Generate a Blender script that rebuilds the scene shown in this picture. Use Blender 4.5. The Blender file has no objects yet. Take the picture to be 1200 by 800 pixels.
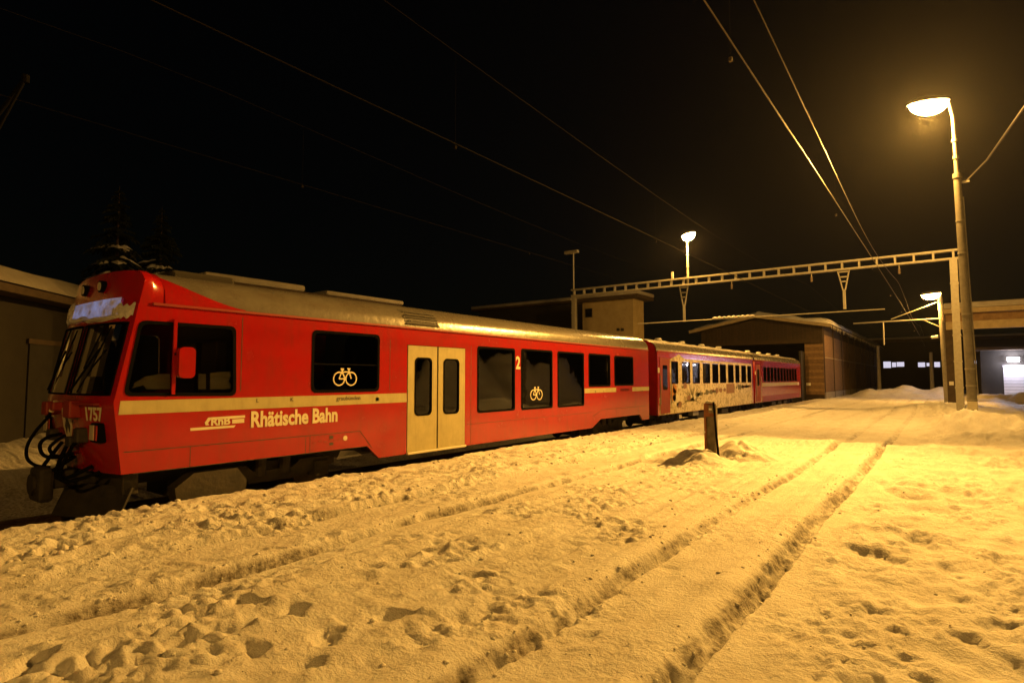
import bpy, bmesh, math, random
import numpy as np
from mathutils import Vector, Matrix, Euler

random.seed(11)
np.random.seed(11)
S = bpy.context.scene
COL = S.collection

# ------------------------------------------------------------------ camera
F_PX, CX, CY = 680.0, 600.0, 400.0            # photograph is 1200 x 800
YAW = math.radians(36.76)
PITCH = math.atan(43.0 / F_PX)
CAM = Vector((0.0, 0.0, 1.7))
cam = bpy.data.cameras.new('camera')
cam.sensor_width = 36.0
cam.lens = 36.0 * F_PX / 1200.0
cam.clip_start = 0.05
cam.clip_end = 2000.0
cam_o = bpy.data.objects.new('camera', cam)
COL.objects.link(cam_o)
cam_o.location = CAM
cam_o.rotation_euler = Euler((math.pi / 2 + PITCH, 0, YAW), 'XYZ')
S.camera = cam_o
CAMR = cam_o.rotation_euler.to_matrix()

# ------------------------------------------------------------------ night sky, faint added fill, exposure
W = bpy.data.worlds.new('World')
S.world = W
W.use_nodes = True
wn = W.node_tree.nodes
sky = wn.new('ShaderNodeTexSky')
sky.sky_type = 'NISHITA'
sky.sun_disc = False
sky.sun_elevation = math.radians(4)
sky.sun_rotation = math.radians(200)
W.node_tree.links.new(sky.outputs[0], wn['Background'].inputs[0])
wn['Background'].inputs[1].default_value = 0.0006
fill_sun = bpy.data.lights.new('moon', 'SUN')
fill_sun.energy = 0.004  # faint blue fill, added to keep the blacks apart
fill_sun.angle = math.radians(0.5)
fill_sun.color = (0.75, 0.85, 1.0)
fill_sun_o = bpy.data.objects.new('moon', fill_sun)
COL.objects.link(fill_sun_o)
fill_sun_o.rotation_euler = (math.radians(50), 0, math.radians(-30))
S.view_settings.view_transform = 'Standard'
S.view_settings.look = 'None'
S.view_settings.exposure = 0.14
S.view_settings.gamma = 1.0
S.view_settings.use_curve_mapping = False
S.cycles.use_denoising = True
S.cycles.max_bounces = 6
S.cycles.transparent_max_bounces = 12
S.cycles.sample_clamp_indirect = 3.0
SODIUM = (1.0, 0.485, 0.08)

# ------------------------------------------------------------------ pixel -> place
def ray(px, py):
    return CAMR @ Vector(((px - CX) / F_PX, -(py - CY) / F_PX, -1.0))
def onx(px, py, X):
    d = ray(px, py); return CAM + d * ((X - CAM.x) / d.x)
def ony(px, py, Y):
    d = ray(px, py); return CAM + d * ((Y - CAM.y) / d.y)
def onz(px, py, Z=0.0):
    d = ray(px, py); return CAM + d * ((Z - CAM.z) / d.z)
def atd(px, py, D):
    return CAM + ray(px, py) * D

# ------------------------------------------------------------------ materials
def mat(name, color, rough=0.6, metal=0.0, noise=0.0, nscale=8.0, bump=0.0, bscale=40.0, emit=None, estr=0.0, color2=None, spec=0.5, coat=0.0, rnoise=0.0):
    m = bpy.data.materials.new(name)
    m.use_nodes = True
    nt = m.node_tree; N = nt.nodes; L = nt.links
    b = N['Principled BSDF']
    b.inputs['Base Color'].default_value = (*color, 1)
    b.inputs['Roughness'].default_value = rough
    b.inputs['Metallic'].default_value = metal
    b.inputs['Specular IOR Level'].default_value = spec
    b.inputs['Coat Weight'].default_value = coat
    b.inputs['Coat Roughness'].default_value = 0.12
    tc = N.new('ShaderNodeTexCoord')
    if noise > 0 or color2:
        t = N.new('ShaderNodeTexNoise'); t.inputs['Scale'].default_value = nscale
        t.inputs['Detail'].default_value = 6; t.inputs['Roughness'].default_value = 0.65
        L.new(tc.outputs['Object'], t.inputs['Vector'])
        r = N.new('ShaderNodeValToRGB')
        r.color_ramp.elements[0].position = 0.32; r.color_ramp.elements[1].position = 0.68
        c2 = color2 if color2 else tuple(c * (1 - noise) for c in color)
        r.color_ramp.elements[0].color = (*c2, 1); r.color_ramp.elements[1].color = (*color, 1)
        L.new(t.outputs['Fac'], r.inputs['Fac']); L.new(r.outputs['Color'], b.inputs['Base Color'])
        if rnoise > 0:
            mp = N.new('ShaderNodeMapRange'); mp.inputs['To Min'].default_value = rough + rnoise; mp.inputs['To Max'].default_value = max(0.02, rough - rnoise)
            L.new(t.outputs['Fac'], mp.inputs['Value']); L.new(mp.outputs[0], b.inputs['Roughness'])
    if bump > 0:
        t2 = N.new('ShaderNodeTexNoise'); t2.inputs['Scale'].default_value = bscale; t2.inputs['Detail'].default_value = 5
        L.new(tc.outputs['Object'], t2.inputs['Vector'])
        bp = N.new('ShaderNodeBump'); bp.inputs['Strength'].default_value = 1.0; bp.inputs['Distance'].default_value = bump
        L.new(t2.outputs['Fac'], bp.inputs['Height']); L.new(bp.outputs['Normal'], b.inputs['Normal'])
    if emit:
        b.inputs['Emission Color'].default_value = (*emit, 1); b.inputs['Emission Strength'].default_value = estr
    return m

def snow_material(name, dirt_shade_attr=True, base=(0.80, 0.80, 0.82)):
    m = bpy.data.materials.new(name); m.use_nodes = True
    nt = m.node_tree; N = nt.nodes; L = nt.links; b = N['Principled BSDF']
    tc = N.new('ShaderNodeTexCoord')
    n1 = N.new('ShaderNodeTexNoise'); n1.inputs['Scale'].default_value = 1.7; n1.inputs['Detail'].default_value = 8; n1.inputs['Roughness'].default_value = 0.7
    L.new(tc.outputs['Object'], n1.inputs['Vector'])
    r = N.new('ShaderNodeValToRGB')
    r.color_ramp.elements[0].position = 0.3; r.color_ramp.elements[0].color = (base[0]*0.80, base[1]*0.77, base[2]*0.73, 1)
    r.color_ramp.elements[1].position = 0.6; r.color_ramp.elements[1].color = (*base, 1)
    L.new(n1.outputs['Fac'], r.inputs['Fac'])
    out = r.outputs['Color']
    if dirt_shade_attr:
        at = N.new('ShaderNodeAttribute'); at.attribute_name = 'dirt'
        n3 = N.new('ShaderNodeTexNoise'); n3.inputs['Scale'].default_value = 22; n3.inputs['Detail'].default_value = 6
        L.new(tc.outputs['Object'], n3.inputs['Vector'])
        mr = N.new('ShaderNodeMapRange'); mr.inputs['From Min'].default_value = 0.3; mr.inputs['From Max'].default_value = 0.7
        mr.inputs['To Min'].default_value = 0.35; mr.inputs['To Max'].default_value = 1.0
        L.new(n3.outputs['Fac'], mr.inputs['Value'])
        mu = N.new('ShaderNodeMath'); mu.operation = 'MULTIPLY'; mu.use_clamp = True
        L.new(at.outputs['Fac'], mu.inputs[0]); L.new(mr.outputs[0], mu.inputs[1])
        mx = N.new('ShaderNodeMix'); mx.data_type = 'RGBA'
        L.new(mu.outputs[0], mx.inputs['Factor']); L.new(out, mx.inputs['A']); mx.inputs['B'].default_value = (0.11, 0.085, 0.06, 1)
        out = mx.outputs['Result']
    L.new(out, b.inputs['Base Color'])
    b.inputs['Roughness'].default_value = 0.62
    b.inputs['Specular IOR Level'].default_value = 0.35
    b.inputs['Subsurface Weight'].default_value = 0.35
    b.inputs['Subsurface Radius'].default_value = (1.0, 0.85, 0.7)
    b.inputs['Subsurface Scale'].default_value = 0.03
    n2 = N.new('ShaderNodeTexNoise'); n2.inputs['Scale'].default_value = 24; n2.inputs['Detail'].default_value = 9; n2.inputs['Roughness'].default_value = 0.7
    L.new(tc.outputs['Object'], n2.inputs['Vector'])
    bp = N.new('ShaderNodeBump'); bp.inputs['Distance'].default_value = 0.036; bp.inputs['Strength'].default_value = 1.0
    L.new(n2.outputs['Fac'], bp.inputs['Height']); L.new(bp.outputs['Normal'], b.inputs['Normal'])
    return m

def streak(m, amount, sy=2.2, sz=0.35):
    # thin run-down grime: noise stretched along the height of the side
    nt = m.node_tree; N = nt.nodes; L = nt.links; b = N['Principled BSDF']
    src = b.inputs['Base Color'].links[0].from_socket
    tc = N.new('ShaderNodeTexCoord'); mp = N.new('ShaderNodeMapping'); mp.inputs['Scale'].default_value = (1, sy, sz)
    t = N.new('ShaderNodeTexNoise'); t.inputs['Scale'].default_value = 3.0; t.inputs['Detail'].default_value = 8; t.inputs['Roughness'].default_value = .7
    L.new(tc.outputs['Object'], mp.inputs[0]); L.new(mp.outputs[0], t.inputs['Vector'])
    mr = N.new('ShaderNodeMapRange'); mr.inputs['From Min'].default_value = .48; mr.inputs['From Max'].default_value = .72; mr.inputs['To Max'].default_value = amount
    L.new(t.outputs['Fac'], mr.inputs['Value'])
    mx = N.new('ShaderNodeMix'); mx.data_type = 'RGBA'; L.new(mr.outputs[0], mx.inputs['Factor']); L.new(src, mx.inputs['A']); mx.inputs['B'].default_value = (.09, .045, .03, 1)
    L.new(mx.outputs['Result'], b.inputs['Base Color'])

def glass_material(name, tint):
    m = bpy.data.materials.new(name); m.use_nodes = True
    nt = m.node_tree; N = nt.nodes; L = nt.links
    for n in list(N):
        if n.type != 'OUTPUT_MATERIAL': N.remove(n)
    o = [n for n in N if n.type == 'OUTPUT_MATERIAL'][0]
    tr = N.new('ShaderNodeBsdfTransparent'); tr.inputs[0].default_value = (*tint, 1)
    gl = N.new('ShaderNodeBsdfGlossy'); gl.inputs['Roughness'].default_value = 0.03; gl.inputs[0].default_value = (0.9, 0.9, 0.9, 1)
    fr = N.new('ShaderNodeFresnel'); fr.inputs[0].default_value = 1.65
    tc = N.new('ShaderNodeTexCoord'); nz = N.new('ShaderNodeTexNoise'); nz.inputs['Scale'].default_value = 1.3
    L.new(tc.outputs['Object'], nz.inputs['Vector'])
    bp = N.new('ShaderNodeBump'); bp.inputs['Distance'].default_value = 0.004; L.new(nz.outputs['Fac'], bp.inputs['Height']); L.new(bp.outputs[0], gl.inputs['Normal'])
    mx = N.new('ShaderNodeMixShader')
    L.new(fr.outputs[0], mx.inputs[0]); L.new(tr.outputs[0], mx.inputs[1]); L.new(gl.outputs[0], mx.inputs[2]); L.new(mx.outputs[0], o.inputs[0])
    return m

M = {}
M['snow_ground'] = snow_material('snow_ground', True)
M['snow'] = snow_material('snow', False)
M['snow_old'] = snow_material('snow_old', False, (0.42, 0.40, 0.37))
M['red'] = mat('red_paint', (0.38, 0.007, 0.007), 0.24, noise=0.2, nscale=2.6, coat=0.5, bump=0.0015, bscale=3.0, rnoise=0.10)
M['red_dirty'] = mat('red_paint_dusty', (0.30, 0.020, 0.014), 0.5, color2=(0.22, 0.022, 0.016), nscale=5.0, rnoise=0.12)
M['cream'] = mat('cream_paint', (0.48, 0.43, 0.22), 0.42, noise=0.18, nscale=3.0, rnoise=0.1)
M['cream_print'] = mat('cream_print', (0.74, 0.68, 0.50), 0.5, noise=0.12, nscale=6)
M['roof'] = mat('roof_grey', (0.16, 0.15, 0.13), 0.26, color2=(0.115, 0.105, 0.09), nscale=2.5, bump=0.004, bscale=9, rnoise=0.12)
streak(M['red'], .26); streak(M['cream'], .22, 3.0, .5); streak(M['roof'], .3, .6, 3.0)
M['rubber'] = mat('black_rubber', (0.006, 0.006, 0.007), 0.95, spec=0.03)
M['print_dark'] = mat('dark_print', (0.05, 0.04, 0.035), 0.6)
M['glass'] = glass_material('window_glass', (0.82, 0.83, 0.81))
M['glass_dark'] = glass_material('dark_glass', (0.10, 0.10, 0.10))
M['glass_screen'] = glass_material('windscreen_glass', (0.22, 0.22, 0.22))
M['interior'] = mat('interior_lining', (0.30, 0.28, 0.25), 0.7, noise=0.2, nscale=3)
M['seat'] = mat('seat_cloth', (0.05, 0.03, 0.035), 0.9, noise=0.3, nscale=14)
M['paper'] = mat('paper', (0.72, 0.66, 0.5), 0.8, noise=0.15, nscale=7)
M['under'] = mat('underframe_black', (0.022, 0.020, 0.018), 0.7, color2=(0.05, 0.042, 0.032), nscale=6, bump=0.004, bscale=20)
M['bogie'] = mat('bogie_grime', (0.045, 0.036, 0.024), 0.7, color2=(0.02, 0.017, 0.013), nscale=5, bump=0.006, bscale=16)
M['wheel'] = mat('wheel_steel', (0.09, 0.07, 0.055), 0.5, metal=0.6, noise=0.4, nscale=9)
M['rail'] = mat('rail_steel', (0.16, 0.11, 0.075), 0.4, metal=0.8, color2=(0.09, 0.05, 0.03), nscale=18, bump=0.003, bscale=30)
M['galv'] = mat('galvanised_steel', (0.38, 0.37, 0.33), 0.55, metal=0.35, color2=(0.30, 0.28, 0.24), nscale=7, bump=0.003, bscale=25)
M['wire'] = mat('wire_copper', (0.12, 0.095, 0.07), 0.45, metal=0.6, noise=0.3, nscale=4)
M['insul'] = mat('insulator_glaze', (0.35, 0.27, 0.20), 0.3, noise=0.2, nscale=9)
M['concrete'] = mat('mast_concrete', (0.28, 0.26, 0.225), 0.85, color2=(0.19, 0.175, 0.15), nscale=5, bump=0.006, bscale=40)
M['timber'] = mat('timber_board', (0.20, 0.12, 0.06), 0.8, color2=(0.12, 0.07, 0.035), nscale=4, bump=0.004, bscale=30)
M['timber2'] = mat('timber_board_pale', (0.27, 0.17, 0.085), 0.8, color2=(0.17, 0.10, 0.05), nscale=5, bump=0.004, bscale=30)
M['timber_dark'] = mat('timber_dark', (0.075, 0.05, 0.03), 0.85, noise=0.4, nscale=4, bump=0.004, bscale=24)
M['gable_a'] = mat('gable_board', (0.050, 0.030, 0.016), 0.85, noise=0.35, nscale=4)
M['gable_b'] = mat('gable_board_dark', (0.042, 0.026, 0.014), 0.85, noise=0.35, nscale=5)
M['fascia'] = mat('painted_fascia', (0.45, 0.36, 0.22), 0.7, noise=0.3, nscale=3)
M['plaster'] = mat('yellow_plaster', (0.48, 0.38, 0.20), 0.9, color2=(0.38, 0.29, 0.14), nscale=1.6, bump=0.004, bscale=40)
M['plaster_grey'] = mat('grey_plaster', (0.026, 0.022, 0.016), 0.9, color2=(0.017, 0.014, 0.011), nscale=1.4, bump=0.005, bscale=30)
M['dark_void'] = mat('dark_door', (0.025, 0.022, 0.02), 0.8, noise=0.4, nscale=3)
M['rust'] = mat('rusty_steel', (0.28, 0.10, 0.035), 0.7, color2=(0.13, 0.05, 0.02), nscale=9, bump=0.005, bscale=35)
M['post_grey'] = mat('weathered_post', (0.22, 0.19, 0.13), 0.75, color2=(0.12, 0.10, 0.065), nscale=7, bump=0.005, bscale=35)
M['white'] = mat('white_enamel', (0.75, 0.74, 0.70), 0.5, noise=0.1, nscale=9)
M['sodium_bowl'] = mat('sodium_bowl', (0.9, 0.7, 0.4), 0.3, emit=(1.0, 0.62, 0.20), estr=160.0)
M['sodium_far'] = mat('sodium_bowl_far', (0.9, 0.7, 0.4), 0.3, emit=(1.0, 0.60, 0.18), estr=70.0)
M['led_bowl'] = mat('led_bowl', (0.9, 0.9, 0.95), 0.3, emit=(0.92, 0.88, 1.0), estr=45.0)
M['lit_window'] = mat('lit_window', (0.6, 0.6, 0.6), 0.4, emit=(0.80, 0.76, 0.95), estr=0.75, color2=(0.2, 0.2, 0.2), nscale=3)
M['display'] = mat('lit_display', (0.3, 0.32, 0.36), 0.4, emit=(0.38, 0.48, 1.0), estr=0.30, color2=(0.7, 0.7, 0.75), nscale=5)
_n = M['display'].node_tree; _t = [q for q in _n.nodes if q.type == 'TEX_NOISE'][0]
_m = _n.nodes.new('ShaderNodeMapRange'); _m.inputs['From Min'].default_value = .35; _m.inputs['From Max'].default_value = .62; _m.inputs['To Min'].default_value = .02; _m.inputs['To Max'].default_value = .30
_n.links.new(_t.outputs['Fac'], _m.inputs['Value']); _n.links.new(_m.outputs[0], _n.nodes['Principled BSDF'].inputs['Emission Strength'])
M['lens'] = mat('headlight_lens', (0.62, 0.58, 0.45), 0.15, noise=0.2, nscale=20)
M['door_pale'] = mat('roller_door', (0.62, 0.62, 0.66), 0.6, noise=0.1, nscale=4)
M['needles'] = mat('fir_needles', (0.018, 0.028, 0.014), 0.8, noise=0.5, nscale=2)
M['bark'] = mat('bark', (0.10, 0.07, 0.045), 0.9, noise=0.4, nscale=9)
M['asphalt'] = mat('asphalt', (0.05, 0.05, 0.05), 0.8, noise=0.3, nscale=8)
M['concrete_base'] = mat('plinth_concrete', (0.33, 0.30, 0.25), 0.9, noise=0.3, nscale=4, bump=0.006, bscale=30)

def wrap_material():
    m = mat('printed_wrap', (0.60, 0.52, 0.34), 0.5)
    nt = m.node_tree; N = nt.nodes; L = nt.links; b = N['Principled BSDF']
    tc = N.new('ShaderNodeTexCoord')
    v = N.new('ShaderNodeTexVoronoi'); v.inputs['Scale'].default_value = 2.6; v.distance = 'EUCLIDEAN'
    n = N.new('ShaderNodeTexNoise'); n.inputs['Scale'].default_value = 4.2; n.inputs['Detail'].default_value = 7; n.inputs['Roughness'].default_value = 0.75; n.inputs['Distortion'].default_value = 1.2
    L.new(tc.outputs['Object'], n.inputs['Vector'])
    r = N.new('ShaderNodeValToRGB'); e = r.color_ramp.elements
    e[0].position = 0.30; e[0].color = (0.10, 0.10, 0.035, 1)
    e[1].position = 0.62; e[1].color = (0.72, 0.64, 0.46, 1)
    for p, c in ((0.40, (0.28, 0.22, 0.08, 1)), (0.47, (0.55, 0.46, 0.26, 1)), (0.52, (0.68, 0.60, 0.42, 1))):
        x = e.new(p); x.color = c
    L.new(n.outputs['Fac'], r.inputs['Fac']); L.new(r.outputs['Color'], b.inputs['Base Color'])
    return m
M['wrap'] = wrap_material()

# ------------------------------------------------------------------ mesh helpers
def tag(o, label=None, cat=None, group=None, kind=None):
    if label: o['label'] = label
    if cat: o['category'] = cat
    if group: o['group'] = group
    if kind: o['kind'] = kind
    return o
def thing(name, loc, label, cat, group=None):
    o = bpy.data.objects.new(name, None); COL.objects.link(o); o.location = loc; o.empty_display_size = 0.3
    return tag(o, label, cat, group)
def root_of(p):
    v = Vector((0, 0, 0))
    while p is not None:
        v += p.location; p = p.parent
    return v
def link_mesh(name, me, m, parent=None, smooth=False):
    if parent is not None:
        me.transform(Matrix.Translation(-root_of(parent)))
    me.materials.clear()
    me.materials.append(M[m] if isinstance(m, str) else m)
    if smooth:
        me.polygons.foreach_set('use_smooth', [True] * len(me.polygons))
    o = bpy.data.objects.new(name, me); COL.objects.link(o); o.parent = parent
    return o

class MB:
    def __init__(s): s.v = []; s.f = []
    def add(s, vs, fs):
        n = len(s.v); s.v += [tuple(v) for v in vs]; s.f += [tuple(i + n for i in f) for f in fs]; return s
    def box(s, a, b, rotz=0.0, bev=0.0):
        x0, x1 = sorted((a[0], b[0])); y0, y1 = sorted((a[1], b[1])); z0, z1 = sorted((a[2], b[2]))
        if bev > 0:
            e = min(bev, (x1-x0)/2.2, (y1-y0)/2.2, (z1-z0)/2.2)
            bm = bmesh.new(); bmesh.ops.create_cube(bm, size=1.0)
            for v in bm.verts:
                v.co = Vector(((x0+x1)/2 + v.co.x*(x1-x0), (y0+y1)/2 + v.co.y*(y1-y0), (z0+z1)/2 + v.co.z*(z1-z0)))
            bmesh.ops.bevel(bm, geom=list(bm.edges), offset=e, segments=2, affect='EDGES', profile=0.5)
            bm.verts.index_update()
            vs = [v.co.copy() for v in bm.verts]; fs = [[v.index for v in f.verts] for f in bm.faces]; bm.free()
        else:
            vs = [Vector(p) for p in ((x0,y0,z0),(x1,y0,z0),(x1,y1,z0),(x0,y1,z0),(x0,y0,z1),(x1,y0,z1),(x1,y1,z1),(x0,y1,z1))]
            fs = [(0,3,2,1),(4,5,6,7),(0,1,5,4),(1,2,6,5),(2,3,7,6),(3,0,4,7)]
        if rotz:
            c = Vector(((x0+x1)/2, (y0+y1)/2, 0)); R = Matrix.Rotation(rotz, 3, 'Z')
            vs = [R @ (v - c) + c for v in vs]
        return s.add(vs, fs)
    def tube(s, pts, r, n=8, cap=True):
        pts = [Vector(p) for p in pts]
        rs = r if isinstance(r, (list, tuple)) else [r] * len(pts)
        rings = []; up = None
        for i, p in enumerate(pts):
            d = (pts[min(i+1, len(pts)-1)] - pts[max(i-1, 0)]).normalized()
            if up is None:
                up = d.orthogonal().normalized()
            up = (up - d * up.dot(d)).normalized(); sd = d.cross(up)
            rings.append([p + (up * math.cos(2*math.pi*k/n) + sd * math.sin(2*math.pi*k/n)) * rs[i] for k in range(n)])
        vs = [v for g in rings for v in g]; fs = []
        for i in range(len(pts)-1):
            for k in range(n):
                a = i*n+k; b = i*n+(k+1) % n
                fs.append((a, b, b+n, a+n))
        if cap:
            fs.append(tuple(range(n-1, -1, -1))); fs.append(tuple((len(pts)-1)*n + k for k in range(n)))
        return s.add(vs, fs)
    def ring(s, c, R, r, axis, n=20, m=6):
        c = Vector(c); ax = Vector(axis).normalized(); u = ax.orthogonal().normalized(); w = ax.cross(u); vs = []; fs = []
        for i in range(n):
            a = 2*math.pi*i/n; d = u*math.cos(a) + w*math.sin(a)
            for k in range(m):
                b = 2*math.pi*k/m
                vs.append(c + d*(R + r*math.cos(b)) + ax*r*math.sin(b))
        for i in range(n):
            for k in range(m):
                fs.append((i*m+k, i*m+(k+1) % m, ((i+1) % n)*m+(k+1) % m, ((i+1) % n)*m+k))
        return s.add(vs, fs)
    def beam(s, p, q, w, h, up=(0, 0, 1)):
        p = Vector(p); q = Vector(q); d = (q-p).normalized(); u = Vector(up); sd = d.cross(u)
        if sd.length < 1e-4: sd = d.orthogonal()
        sd.normalize(); u = sd.cross(d).normalized()
        vs = []
        for e in (p, q):
            for a, b in ((-1,-1),(1,-1),(1,1),(-1,1)):
                vs.append(e + sd*a*w/2 + u*b*h/2)
        return s.add(vs, [(0,1,2,3),(7,6,5,4),(0,4,5,1),(1,5,6,2),(2,6,7,3),(3,7,4,0)])
    def prism(s, poly, axis, a, b):
        # poly of 2D points; axis 'x': poly=(y,z); 'y': poly=(x,z); 'z': poly=(x,y)
        def P(p, t):
            return {'x': (t, p[0], p[1]), 'y': (p[0], t, p[1]), 'z': (p[0], p[1], t)}[axis]
        n = len(poly)
        vs = [P(p, a) for p in poly] + [P(p, b) for p in poly]
        fs = [tuple(range(n)), tuple(range(2*n-1, n-1, -1))] + [(i, i+n, (i+1) % n + n, (i+1) % n) for i in range(n)]
        return s.add(vs, fs)
    def build(s, name, m, parent=None, smooth=False):
        me = bpy.data.meshes.new(name); me.from_pydata([tuple(v) for v in s.v], [], s.f)
        bm = bmesh.new(); bm.from_mesh(me); bmesh.ops.recalc_face_normals(bm, faces=bm.faces); bm.to_mesh(me); bm.free()
        o = link_mesh(name, me, m, parent)
        if smooth:
            smooth_by_angle(o.data)
        return o
def smooth_by_angle(me, ang=40):
    bm = bmesh.new(); bm.from_mesh(me)
    for f in bm.faces: f.smooth = True
    for e in bm.edges:
        e.smooth = not (len(e.link_faces) == 2 and e.calc_face_angle(0) > math.radians(ang))
    bm.to_mesh(me); bm.free()

SIDE = lambda X: Matrix(((0,0,1,X),(1,0,0,0),(0,1,0,0),(0,0,0,1)))       # (u,v,w) -> x = X+w, y = u, z = v
def flat_mesh(splines, ext):
    cu = bpy.data.curves.new('outline', 'CURVE'); cu.dimensions = '2D'; cu.fill_mode = 'BOTH'; cu.extrude = ext
    for pts in splines:
        sp = cu.splines.new('POLY'); sp.points.add(len(pts) - 1)
        for i, p in enumerate(pts): sp.points[i].co = (p[0], p[1], 0, 1)
        sp.use_cyclic_u = True
    ob = bpy.data.objects.new('outline', cu)
    me = bpy.data.meshes.new_from_object(ob)
    bpy.data.objects.remove(ob); bpy.data.curves.remove(cu)
    return me
def text_mesh(body, size, ext=0.003, bold=0.0, align='LEFT', width=1.0):
    cu = bpy.data.curves.new('lettering', 'FONT'); cu.body = body; cu.size = size; cu.extrude = ext; cu.offset = bold; cu.align_x = align
    cu.resolution_u = 3
    ob = bpy.data.objects.new('lettering', cu)
    me = bpy.data.meshes.new_from_object(ob)
    bpy.data.objects.remove(ob); bpy.data.curves.remove(cu)
    if width != 1.0: me.transform(Matrix.Diagonal((width, 1, 1, 1)))
    return me
def rrect(y0, y1, z0, z1, r=0.07, n=5):
    pts = []
    for cx, cz, a0 in ((y1-r, z1-r, 0), (y0+r, z1-r, 90), (y0+r, z0+r, 180), (y1-r, z0+r, 270)):
        for i in range(n+1):
            a = math.radians(a0 + 90*i/n); pts.append((cx + r*math.cos(a), cz + r*math.sin(a)))
    return pts
def rpoly(pts, r=0.07, n=4):
    out = []; N_ = len(pts)
    for i in range(N_):
        p = Vector(pts[i]); a = Vector(pts[i-1]); b = Vector(pts[(i+1) % N_])
        q0 = p + (a-p).normalized()*r; q1 = p + (b-p).normalized()*r
        for k in range(n+1):
            t = k/n; out.append(tuple(q0*(1-t)**2 + p*2*t*(1-t) + q1*t*t))
    return out
def grow(pts, d):
    c = Vector((sum(p[0] for p in pts)/len(pts), sum(p[1] for p in pts)/len(pts)))
    xs = [p[0] for p in pts]; zs = [p[1] for p in pts]
    sx = 1 + 2*d/(max(xs)-min(xs)); sz = 1 + 2*d/(max(zs)-min(zs))
    mx = (max(xs)+min(xs))/2; mz = (max(zs)+min(zs))/2
    return [(mx + (p[0]-mx)*sx, mz + (p[1]-mz)*sz) for p in pts]
def side_piece(name, splines, X, ext, m, parent):
    me = flat_mesh(splines, ext); me.transform(SIDE(X)); return link_mesh(name, me, m, parent)

# numpy gradient noise
_perm = np.random.RandomState(5).permutation(512)
def pnoise(x, y, seed=0):
    xi = np.floor(x).astype(np.int64); yi = np.floor(y).astype(np.int64)
    xf = x - xi; yf = y - yi
    u = xf*xf*xf*(xf*(xf*6-15)+10); v = yf*yf*yf*(yf*(yf*6-15)+10)
    def g(ix, iy, dx, dy):
        h = _perm[(_perm[(ix + seed*37) % 512] + iy) % 512]
        a = h * (2*np.pi/512.0)
        return np.cos(a)*dx + np.sin(a)*dy
    n00 = g(xi, yi, xf, yf); n10 = g(xi+1, yi, xf-1, yf); n01 = g(xi, yi+1, xf, yf-1); n11 = g(xi+1, yi+1, xf-1, yf-1)
    return ((n00*(1-u)+n10*u)*(1-v) + (n01*(1-u)+n11*u)*v) * 1.5
def fbm(x, y, o=4, seed=0, gain=0.5):
    r = 0; a = 1.0; f = 1.0
    for i in range(o):
        r = r + a*pnoise(x*f, y*f, seed+i); a *= gain; f *= 2.03
    return r
def billow(x, y, o=4, seed=0, gain=0.5):
    r = 0; a = 1.0; f = 1.0
    for i in range(o):
        r = r + a*np.abs(pnoise(x*f, y*f, seed+i)); a *= gain; f *= 2.03
    return r
def sstep(a, b, x):
    t = np.clip((x-a)/(b-a), 0, 1); return t*t*(3-2*t)

# ------------------------------------------------------------------ the ground: one snow sheet out to the horizon
RUTS = [(-1.25, 0.13, 0.20), (-2.24, 0.105, 0.17), (-5.2, 0.13, 0.12), (-6.2, 0.06, 0.14)]
FOOT = []
rf = random.Random(4)
def steps(px0, py0, px1, py1, n, w, depth, jit=0.08):
    a = onz(px0, py0); b = onz(px1, py1)
    for i in range(n):
        t = i/max(1, n-1); p = a.lerp(b, t); d = (b-a).normalized(); nrm = Vector((-d.y, d.x, 0))
        p = p + nrm*(w if i % 2 else -w) + Vector((rf.uniform(-jit, jit), rf.uniform(-jit, jit), 0))
        FOOT.append((p.x, p.y, math.atan2(d.y, d.x) + rf.uniform(-.35, .35), depth*rf.uniform(.7, 1.15), rf.uniform(.8, 1.15)))
for (px, py, dd) in ((230, 712, .16), (268, 735, .17), (292, 702, .12), (345, 712, .13), (212, 752, .12), (120, 765, .16), (170, 772, .12), (85, 780, .12), (40, 770, .13),
                     (128, 625, .10), (462, 716, .14), (385, 742, .08), (300, 760, .09), (360, 775, .09), (16, 790, .12)):
    p = onz(px, py); FOOT.append((p.x, p.y, rf.uniform(0, 3.1), dd, rf.uniform(.8, 1.1)))
steps(470, 575, 700, 590, 5, .12, .025); steps(650, 600, 800, 565, 5, .12, .03); steps(330, 640, 560, 640, 6, .12, .025)
steps(1030, 780, 1170, 560, 9, .14, .035); steps(1180, 790, 1060, 640, 6, .13, .03)
steps(660, 740, 760, 660, 5, .1, .02)


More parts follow.
